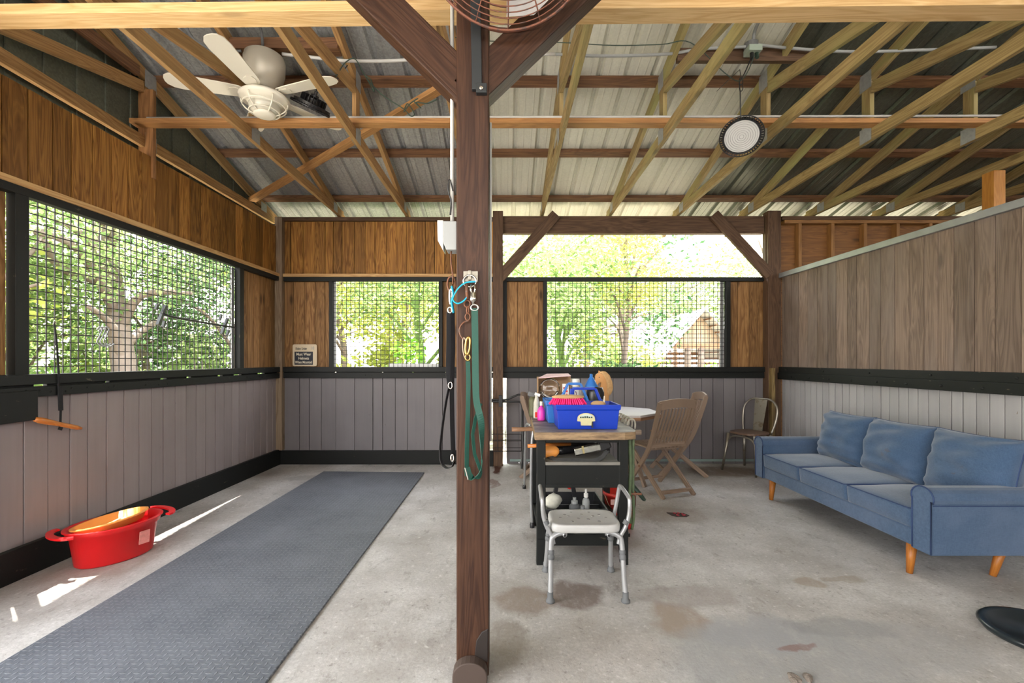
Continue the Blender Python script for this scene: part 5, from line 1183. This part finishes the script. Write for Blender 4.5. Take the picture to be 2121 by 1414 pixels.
# tolix style metal chair
def metal_chair():
    t = thing('metal_chair', 'gunmetal bistro chair with round hooped back in the far right corner', 'chair', (2.84, 5.22, 0))
    o = V((2.84, 5.31, 0)); f = V((-.86, -.50, 0)).normalized(); r = V((-f.y, f.x, 0))
    def W(a, b, z): return o+r*a+f*b+V((0, 0, z))
    seat = []
    for k in range(24):
        a_ = 2*PI*k/24; c, s_ = math.cos(a_), math.sin(a_); e = .6
        seat.append(W(.18*math.copysign(abs(c)**e, c), .18*math.copysign(abs(s_)**e, s_), .44))
    MB().prism(seat, (0, 0, 1), 0, .025).build('seat', wood('brown_seat', (.20, .12, .08), (.10, .06, .04), .1, .4, .3), t, bevel=.006)
    for sx_, sy_ in ((-1, 1), (1, 1), (-1, -1), (1, -1)):
        MB().tube([W(sx_*.16, sy_*.15, .44), W(sx_*.205, sy_*(.21 if sy_ > 0 else .23), 0)], .02, 8, rs=[.022, .012]).build('leg', M['patina'], t, smooth=True)
    for s_ in (1, -1):
        MB().tube(smoothpts([W(-.18, s_*.17, .26), W(-.15, s_*.165, .37), W(-.07, s_*.165, .415), W(.07, s_*.165, .415), W(.15, s_*.165, .37), W(.18, s_*.17, .26)]), .010, 8).build('apron', M['patina'], t, smooth=True)
    hoop = smoothpts([W(-.17, -.15, .45), W(-.20, -.19, .60), W(-.195, -.22, .74), W(-.12, -.24, .825), W(0, -.245, .835), W(.12, -.24, .825), W(.195, -.22, .74), W(.20, -.19, .60), W(.17, -.15, .45)], 6)
    MB().tube(hoop, .0125, 10).build('back_hoop', M['patina'], t, smooth=True)
    MB().prism([W(-.055, -.16, .455), W(.055, -.16, .455), W(.075, -.24, .83), W(-.075, -.24, .83)], f, 0, .004).build('back_splat', M['patina'], t)
    return t
metal_chair()

# black stand with basket at the back
bs = thing('basket_stand', 'black tube stand with a wire basket against the back wall', 'stand', P(1075, 960, 5.35))
def Bp(px, py, d=5.45): return P(px, py, d)
m = MB(); m.tube(smoothpts([Bp(1014, 827), Bp(1045, 828), Bp(1062, 822), Bp(1075, 817), Bp(1088, 819)]), .012, 8)
m.tube(smoothpts([Bp(1014, 831), Bp(1050, 832), Bp(1074, 832), Bp(1081, 838), Bp(1082, 860), Bp(1083, 960)], 5), .012, 8)
m.build('arm', M['blackp'], bs, smooth=True)
MB().tube([V((.2, 5.42, .45)), V((.215, 5.36, 0))], .011, 8).build('leg', M['blackp'], bs)
MB().tube([V((.2, 5.46, .75)), V((.19, 5.44, 0.0))], .013, 8).build('leg', M['blackp'], bs)
m = MB()
for y_ in (899, 911, 913, 927, 934): m.tube([Bp(1010, y_, 5.44), Bp(1080, y_, 5.40)], .004 if y_ < 930 else .006, 6)
for x_ in (1012, 1031, 1047, 1080): m.tube([Bp(x_, 884 if 1030 < x_ < 1050 else 899, 5.42), Bp(x_, 934, 5.42)], .004, 6)
m.tube([Bp(1031, 884, 5.42), Bp(1047, 884, 5.42)], .004, 6)
m.build('wire_basket', M['wire'], bs)
MB().box(Bp(1033, 0).x, Bp(1041, 0).x, 5.42, 5.46, Bp(0, 842).z, Bp(0, 818).z).build('clamp', M['blackp'], bs, bevel=.004)
tag(MB().box(bx(1013, 5.58), bx(1022, 5.58), 5.55, 5.60, 0, .19).build('black_block', M['black_worn'], bevel=.003), 'black block at the foot of the back post between bays', 'block of wood')

# ------------------------------------------------------------------ sofa
sf = thing('sofa', 'long blue three seat sofa with wooden legs along the right partition', 'sofa', (2.85, 3.5, 0))
SX0, SX1 = 2.42, 3.24
MB().box(SX0+.015, SX1, 2.71, 4.29, .185, .295).build('base', M['fabric'], sf, bevel=.012)
MB().beam((3.17, 2.62, .43), (3.17, 4.38, .43), .11, .42, (0, 0, 1)).build('back_frame', M['fabric'], sf, bevel=.03)
for (y0, y1, ysg) in ((2.59, 2.71, -1), (4.29, 4.41, 1)):
    ym = (y0+y1)/2
    m = MB(); prof = [(y0, .185), (y1, .185), (y1, .49)]+[(ym+(.062+.010)*math.cos(a_)+ysg*.006, .505+.062*math.sin(a_)) for a_ in [PI*(-.12+1.24*k/12) for k in range(13)]]+[(y0, .49)]
    m.prism([(SX0, p[0], p[1]) for p in prof], (1, 0, 0), 0, SX1-SX0-.02)
    arm = m.build('arm', M['fabric'], sf, bevel=.006)
    m = MB()
    for xx in (SX0-.002,): m.tube([(xx, p[0]+ (0.004 if p[0] > ym else -.004)*0, p[1]) for p in prof[2:]]+[(xx, y0, .19)], .0045, 6); m.tube([(xx, y1, .19), (xx, y1, .49)], .0045, 6)
    m.build('piping', M['piping'], arm, smooth=True)
    ye = y0 if ysg < 0 else y1
    MB().tube([(SX0+.01, ye+ysg*.004, .468), (SX1-.03, ye+ysg*.004, .468)], .003, 6).build('seam', M['piping'], arm)
def cushion(mb, c, w_, h_, t_, rot, n=22, puff=1.0, wr=.006, seed=0):
    """w along local x, h along local y, thickness along local z"""
    c = V(c); b = len(mb.v)
    def edge(u_, v_):
        # pull the sides in slightly between the corners
        return (u_*(1-.05*(1-v_*v_)), v_*(1-.05*(1-u_*u_)))
    for side in (1, -1):
        for i in range(n+1):
            for j in range(n+1):
                u_ = -1+2*i/n; v_ = -1+2*j/n; x_, y_ = edge(math.sin(u_*PI/2), math.sin(v_*PI/2))
                z_ = t_/2*((1-abs(math.sin(u_*PI/2))**3.0)*(1-abs(math.sin(v_*PI/2))**3.0))**.42
                nz = wr*mnoise.noise(V((u_*2.2+seed, v_*5+seed, side*3.0)))*(1 if z_ > .01 else 0)
                mb.v.append(c+rot @ V((x_*w_/2, y_*h_/2, side*(z_+nz))))
    N = (n+1)**2
    for s_ in (0, 1):
        for i in range(n):
            for j in range(n):
                q = (b+s_*N+i*(n+1)+j, b+s_*N+(i+1)*(n+1)+j, b+s_*N+(i+1)*(n+1)+j+1, b+s_*N+i*(n+1)+j+1)
                mb.face(q if s_ == 0 else q[::-1])
    rim = []
    for i in range(n+1): rim.append((i, 0))
    for j in range(1, n+1): rim.append((n, j))
    for i in range(n-1, -1, -1): rim.append((i, n))
    for j in range(n-1, 0, -1): rim.append((0, j))
    return [mb.v[b+i*(n+1)+j].copy() for i, j in rim]
for k in range(3):
    y1 = 4.287-k*.525; y0 = y1-.522; m = MB()
    cx_ = (SX0+3.09)/2-.005; b0_ = len(m.v); n = 16
    zs0, zs1 = .292, .418
    # boxed seat cushion with crowned top and rounded front
    NX, NY = 18, 14; top = []; 
    for i in range(NX+1):
        for j in range(NY+1):
            fx = i/NX; fy = j/NY; cr_ = .032*max(0,math.sin(PI*fx))**.5*max(0,math.sin(PI*fy))**.5+.003*mnoise.noise(V((fx*4, fy*4, k)))
            m.v.append(V((SX0-.005+fx*(3.10-SX0), y0+fy*(y1-y0), zs1-.008+cr_)))
    off = len(m.v)
    for i in range(NX+1):
        for j in range(NY+1): m.v.append(V((SX0+.004+i/NX*(3.09-SX0), y0+.004+j/NY*(y1-y0-.008), zs0)))
    for i in range(NX):
        for j in range(NY):
            q = (i*(NY+1)+j, (i+1)*(NY+1)+j, (i+1)*(NY+1)+j+1, i*(NY+1)+j+1); m.face(q); m.face(tuple(off+z for z in q[::-1]))
    for i in range(NX):
        for j in (0, NY): m.face((i*(NY+1)+j, (i+1)*(NY+1)+j, off+(i+1)*(NY+1)+j, off+i*(NY+1)+j))
    for j in range(NY):
        for i in (0, NX): m.face((i*(NY+1)+j, i*(NY+1)+j+1, off+i*(NY+1)+j+1, off+i*(NY+1)+j))
    sc_o = m.build('seat_cushion', M['fabric'], sf, bevel=.015, smooth=True)
    MB().tube([(3.08, y0+.006, zs1-.004), (SX0+.006, y0+.006, zs1-.004), (SX0-.004, y0+.016, zs1-.006), (SX0-.004, y1-.016, zs1-.006), (SX0+.006, y1-.006, zs1-.004), (3.08, y1-.006, zs1-.004)], .0035, 6).build('piping', M['piping'], sc_o)
for (x_, y_, sp_) in ((2.48, 2.78, (-.015, 0)), (2.48, 4.23, (-.015, 0)), (2.99, 2.74, (-.06, 0)), (3.05, 4.23, (.03, 0))):
    MB().tube([(x_, y_, .185), (x_+sp_[0], y_, 0)], .02, 14, rs=[.029, .017]).build('leg', M['sofaleg'], sf, smooth=True)
labs = ['blue back cushion at the far left end of the sofa', 'blue back cushion in the middle of the sofa', 'blue back cushion nearest the camera on the sofa']
for k in range(3):
    yc = 3.955-k*.525-(.02 if k == 2 else 0); cz = .62; 
    # local x -> world y, local y -> up leaning back, local z -> -x
    th = .22; Rm = Matrix(((0, math.sin(th), -math.cos(th)), (1, 0, 0), (0, math.cos(th), math.sin(th)))).to_3x3()
    Rm = Matrix.Rotation(R(-.04, .04), 3, 'Z') @ Rm
    t_ = thing('back_cushion', labs[k], 'cushion', (2.98, yc, .44), 'blue back cushions of the sofa')
    mb = MB(); rim = cushion(mb, (2.96, yc, cz), .53, .43, .25, Rm, 30, seed=k*7, wr=.03)
    mb.build('pad', M['fabric'], t_, smooth=True)
    MB().tube(rim, .004, 6, closed=True).build('piping', M['piping'], t_, smooth=True)

# ------------------------------------------------------------------ outside
def leafmesh(name, blobs, n, size, mat, seed, long_=1.6):
    rnd = random.Random(seed); vs = []; fs = []
    wts = [b[3]**2 for b in blobs]
    for i in range(n):
        bx_, by_, bz_, br_ = rnd.choices(blobs, wts)[0]
        d = V((rnd.gauss(0, 1), rnd.gauss(0, 1), rnd.gauss(0, 1))).normalized(); r_ = br_*rnd.random()**.45
        c = V((bx_, by_, bz_))+d*r_; s = size*rnd.uniform(.6, 1.3)
        a = V((rnd.gauss(0, 1), rnd.gauss(0, 1), rnd.gauss(0, .6))).normalized(); b = a.orthogonal().normalized()
        b = Matrix.Rotation(rnd.uniform(0, 6.28), 3, a) @ b; k = len(vs)
        vs += [tuple(c-a*s*long_/2), tuple(c+b*s*.4), tuple(c+a*s*long_/2), tuple(c-b*s*.4)]; fs.append((k, k+1, k+2, k+3))
    me = bpy.data.meshes.new(name); me.from_pydata(vs, [], fs); me.materials.append(mat); return me
def blobset(seed, n=14, spread=1.0, flat=.7):
    r_ = random.Random(seed); return [(r_.gauss(0, .5)*spread, r_.gauss(0, .5)*spread, r_.gauss(0, .38)*flat, r_.uniform(.25, .5)) for _ in range(n)]
CROWN = {}
for nm, mt_, sd in (('a', 'leaf', 1), ('b', 'leafy', 2), ('c', 'leafd', 3)): CROWN[nm] = leafmesh('crown_'+nm, blobset(sd, 16), 2700, .05, M[mt_], sd)
BUSH = {}
for nm, mt_, sd in (('a', 'leaf', 4), ('b', 'leafy', 5), ('c', 'leafd', 6), ('v', 'vine', 8)): BUSH[nm] = leafmesh('bush_'+nm, blobset(sd, 9, .8), 1900, .075, M[mt_], sd)
def put(name, me, parent, loc, sc):
    o = bpy.data.objects.new(name, me); C.objects.link(o); o.parent = parent; o.location = loc; o.scale = sc; o.rotation_euler = (0, 0, R(0, 6.28)); return o
def tree(label, x, y, hgt, rad, kind, tr=.12, lean=(0, 0), bark='bark', name='tree', crowns=2):
    t = thing(name, label, 'tree', (x, y, -.125), 'trees around the shelter')
    top = V((x+lean[0], y+lean[1], hgt*.8)); m = MB()
    base = V((x, y, -.13)); pts = smoothpts([base, base.lerp(top, .35)+V((R(-.15, .15), R(-.1, .1), 0)), base.lerp(top, .7)+V((R(-.2, .2), R(-.1, .1), 0)), top], 5)
    m.tube(pts, tr, 10, rs=[tr*(1-.6*i/(len(pts)-1)) for i in range(len(pts))])
    for k in range(10):
        a = pts[5+k]; ang_ = R(0, 6.28); e = a+V((math.cos(ang_)*rad*R(.5, .9), math.sin(ang_)*rad*R(.5, .9), R(.4, 1.6)))
        m.tube(smoothpts([a, a.lerp(e, .5)+V((R(-.2, .2), R(-.2, .2), R(-.1, .4))), e], 4), .03, 6, rs=[max(.018, tr*.42)*(1-.08*i) for i in range(9)])
    m.build('trunk', M[bark], t, smooth=True)
    for c in range(crowns):
        put('foliage', CROWN[kind], t, (lean[0]*(.8+.2*c)+R(-.3, .3)*rad*c, lean[1]+R(-.3, .3)*rad*c, hgt*(.62+.22*c)+.125), (rad, rad, rad*.9))
    return t
def shrub(label, x, y, s, kind):
    t = thing('shrub', label, 'shrub', (x, y, -.125), 'shrubs around the shelter')
    put('foliage', BUSH[kind], t, (0, 0, s*.62), (s, s, s*.85)); m = MB()
    for k in range(5): m.tube([V((x+R(-.1, .1), y+R(-.1, .1), -.125)), V((x+R(-.5, .5)*s, y+R(-.5, .5)*s, s*R(.6, 1.1)))], .012, 5)
    m.build('stems', M['bark'], t); return t
# left side
tree('thick pale trunk tree seen through the middle of the left mesh', -5.75, 7.1, 4.6, 1.3, 'a', .21, (-1.0, .6))
tree('leaning tree with a bare branch in the upper left mesh', -6.7, 5.2, 4.4, 1.25, 'a', .10, (-.3, .8))
tree('deep green tree behind the left mesh near its far end', -5.6, 9.6, 5.2, 1.6, 'c', .10, (0, 0))
tree('bright tree beyond the near end of the left mesh', -8.3, 4.6, 5.0, 2.1, 'b', .10)
tree('tall green tree far out past the left mesh', -10.5, 8.5, 6.2, 2.6, 'a', .14)
tree('green tree far out left of the thick trunk', -11.5, 5.4, 6.0, 2.6, 'a', .14)
shrub('low shrub outside the near end of the left wall', -5.2, 3.9, .75, 'a'); shrub('yellow green shrub below the left mesh', -5.9, 4.9, .8, 'b'); shrub('deep green shrub below the far end of the left mesh', -4.9, 6.5, .85, 'c')
shrub('tall shrub beyond the bridle rack on the left mesh', -5.4, 8.2, 1.2, 'a'); shrub('bright shrub far beyond the left mesh', -8.4, 7.2, 1.3, 'b'); shrub('dense shrub far out on the left', -10.2, 6.6, 1.6, 'c')
shrub('broad green shrub behind the thick pale trunk', -7.6, 9.0, 1.7, 'a'); shrub('yellow green shrub far out beyond the palmetto', -9.2, 5.6, 1.6, 'b'); shrub('green shrub behind the near end of the left mesh', -7.2, 4.0, 1.25, 'a')
shrub('far green thicket beyond the left mesh', -12.5, 9.5, 2.6, 'a'); shrub('deep green thicket beyond the corner of the left wall', -8.0, 12.5, 2.4, 'c'); shrub('pale thicket far out past the near trees', -13.5, 6.0, 2.6, 'b')
tree('low broad tree filling the near half of the left mesh', -9.4, 5.9, 3.2, 1.5, 'a', .08); tree('low tree far beyond the coiled wire holder', -10.6, 7.4, 3.4, 1.7, 'b', .08); tree('low deep green tree beyond the far left mesh', -7.4, 9.6, 3.0, 1.3, 'c', .08)
tree('pale low tree at the near edge of the left mesh view', -8.6, 3.6, 3.4, 1.4, 'a', .08); tree('low tree just past the palmetto', -8.2, 7.6, 2.9, 1.15, 'a', .07)
# palmetto
pm = thing('palmetto', 'fan leaved palmetto plant beyond the left mesh', 'palm', (-6.3, 6.0, -.125))
vs = MB()
for k in range(16):
    a = R(0, 6.28); el = R(.3, 1.2); c0 = V((-6.3, 6.0, .2)); tip = c0+V((math.cos(a)*math.cos(el), math.sin(a)*math.cos(el), math.sin(el)))*R(.7, 1.1)
    dirv = (tip-c0).normalized(); sd_ = dirv.cross(V((0, 0, 1))).normalized()
    for q in range(-6, 7):
        aa = q*.2; e = tip+(dirv*math.cos(aa)+sd_*math.sin(aa))*.45; nn = dirv.cross(sd_)
        b_ = len(vs.v); w_ = (sd_*math.cos(aa)-dirv*math.sin(aa))*.018
        vs.v += [tip, tip.lerp(e, .5)+w_, e-V((0, 0, .05)), tip.lerp(e, .5)-w_]; vs.face((b_, b_+1, b_+2, b_+3))
vs.build('fronds', M['palm'], pm)
# behind
def T(px, d): return (px-CX)/F*d
tree('vine covered green trunk in the back left opening', T(862, 9), 9.0, 4.2, 1.3, 'a', .10, (.1, 0), 'mossbark')
tree('bare branched tree in the back left opening', T(790, 11), 11.0, 4.6, 1.6, 'b', .08, (.6, 0))
tree('pale tree at the left edge of the back left opening', T(705, 13), 13.0, 5.6, 2.0, 'b', .12)
tree('tree far behind the back left opening', T(620, 16), 16.0, 6.5, 2.8, 'a', .15)
tree('mossy trunk tree at the left of the wide opening', T(1158, 10), 10.0, 4.0, 1.5, 'a', .10, (0, 0), 'mossbark')
tree('golden leaved tree in the middle of the wide opening', T(1290, 10), 10.0, 4.9, .95, 'b', .085, (.0, 0))
tree('tall golden tree behind the header beam', T(1290, 14), 14.0, 6.6, 1.5, 'b', .14, (0, 0))
tree('deep green tree between the bay post and the mossy trunk', T(1090, 15), 15.0, 5.2, 2.2, 'a', .13)
tree('green tree behind the shed ridge', T(1400, 28), 28.0, 7.4, 3.6, 'a', .15)
tree('tree right of the shed', T(1600, 14), 14.0, 5.0, 1.0, 'a', .11)
tree('distant tree left of the golden one', T(1210, 20), 20.0, 6.0, 3.0, 'c', .16)
tree('distant tree behind the big post', T(980, 20), 20.0, 6.8, 3.2, 'a', .16)
tree('distant tree above the back left opening', T(800, 20), 20.0, 6.6, 3.2, 'a', .16)
shrub('bright shrub at the bottom right of the back left opening', T(870, 8), 8.0, 1.05, 'v'); shrub('green shrub at the bottom left of the back left opening', T(740, 8.5), 8.5, 1.1, 'a')
shrub('shrub behind the white plank', T(820, 10), 10.0, 1.4, 'b'); shrub('dense deep green shrub in the lower wide opening', T(1215, 8.6), 8.6, 1.2, 'c')
shrub('deep green shrub in the lower middle of the wide opening', T(1300, 9.5), 9.5, 1.25, 'c'); shrub('green shrub at the lower left of the wide opening', T(1140, 8), 8.0, 1.0, 'a')
shrub('yellow green shrub in front of the shed eave', T(1372, 12), 12.0, .75, 'b'); shrub('bright shrub in front of the shed posts', T(1492, 11), 11.0, .8, 'v'); shrub('tall shrub left of the shed roof', T(1330, 15), 15, 1.5, 'a')
shrub('shrub beside the mossy trunk', T(1175, 12), 12.0, 1.7, 'a'); shrub('yellow green shrub behind the golden tree', T(1262, 13), 13.0, 1.6, 'b')
# shed
sd_ = thing('garden_shed', 'open gabled shed with white metal roof seen through the wide mesh', 'shed', (9.0, 20, -.125))
dS = 20.0; k_ = dS/F
ex, ez = T(1362, dS), H; rx_, rz_ = T(1452, dS), H+102*k_; ex2 = 2*rx_-ex
for s_, (a, b) in enumerate((((ex, ez), (rx_, rz_)), ((rx_, rz_), (ex2, ez)))):
    m = MB().prism([(a[0], dS, a[1]), (b[0], dS, b[1]), (b[0], dS, b[1]+.06), (a[0], dS, a[1]+.06)], (0, 1, 0), -.5, 6); m.build('roof_slope', M['shedroof'], sd_)
m = MB()
for q in range(8):
    for sgn in (-1, 1):
        xx = rx_+sgn*(.25+q*.25); zz = rz_-.10-(.25+q*.25)*(rz_-ez)/(rx_-ex)
        m.box(xx-.03, xx+.03, dS-.45, dS+5.9, zz-.03, zz+.03)
m.build('battens', M['purlin'], sd_)
w2_ = (rx_-ex)*.62; zg = rz_-.12
m = MB(); n_ = 12
for q in range(n_):
    xa_ = rx_-w2_+2*w2_*q/n_; xb_ = xa_+2*w2_/n_-.01; sl_ = (rz_-ez)/(rx_-ex)
    m.prism([(xa_, dS+.25, zg-w2_*sl_*.98), (xb_, dS+.25, zg-w2_*sl_*.98), (xb_, dS+.25, zg-abs(xb_-rx_)*sl_), (xa_, dS+.25, zg-abs(xa_-rx_)*sl_)], (0, 1, 0), 0, .03)
m.build('gable_boards', M['shedwall'], sd_)
MB().box(rx_-w2_, rx_+w2_, dS+.15, dS+.25, zg-w2_*sl_-.2, zg-w2_*sl_+.02).build('tie_beam', M['teakdark'], sd_)
for px in (1428, 1456, 1500):
    x_ = T(px, dS); MB().lathe([(.16, 0), (.15, 1.0), (.13, zg-w2_*sl_-.05)], (x_, dS+.2, -.125), (0, 0, 1), 12).build('log_post', M['bark'], sd_, smooth=True)
m = MB()
for q in range(6): m.box(rx_-1.2, rx_+2.5, dS+4+q*.01, dS+4.1, .3+q*.25, .45+q*.25)
m.build('rear_rails', M['teakdark'], sd_)
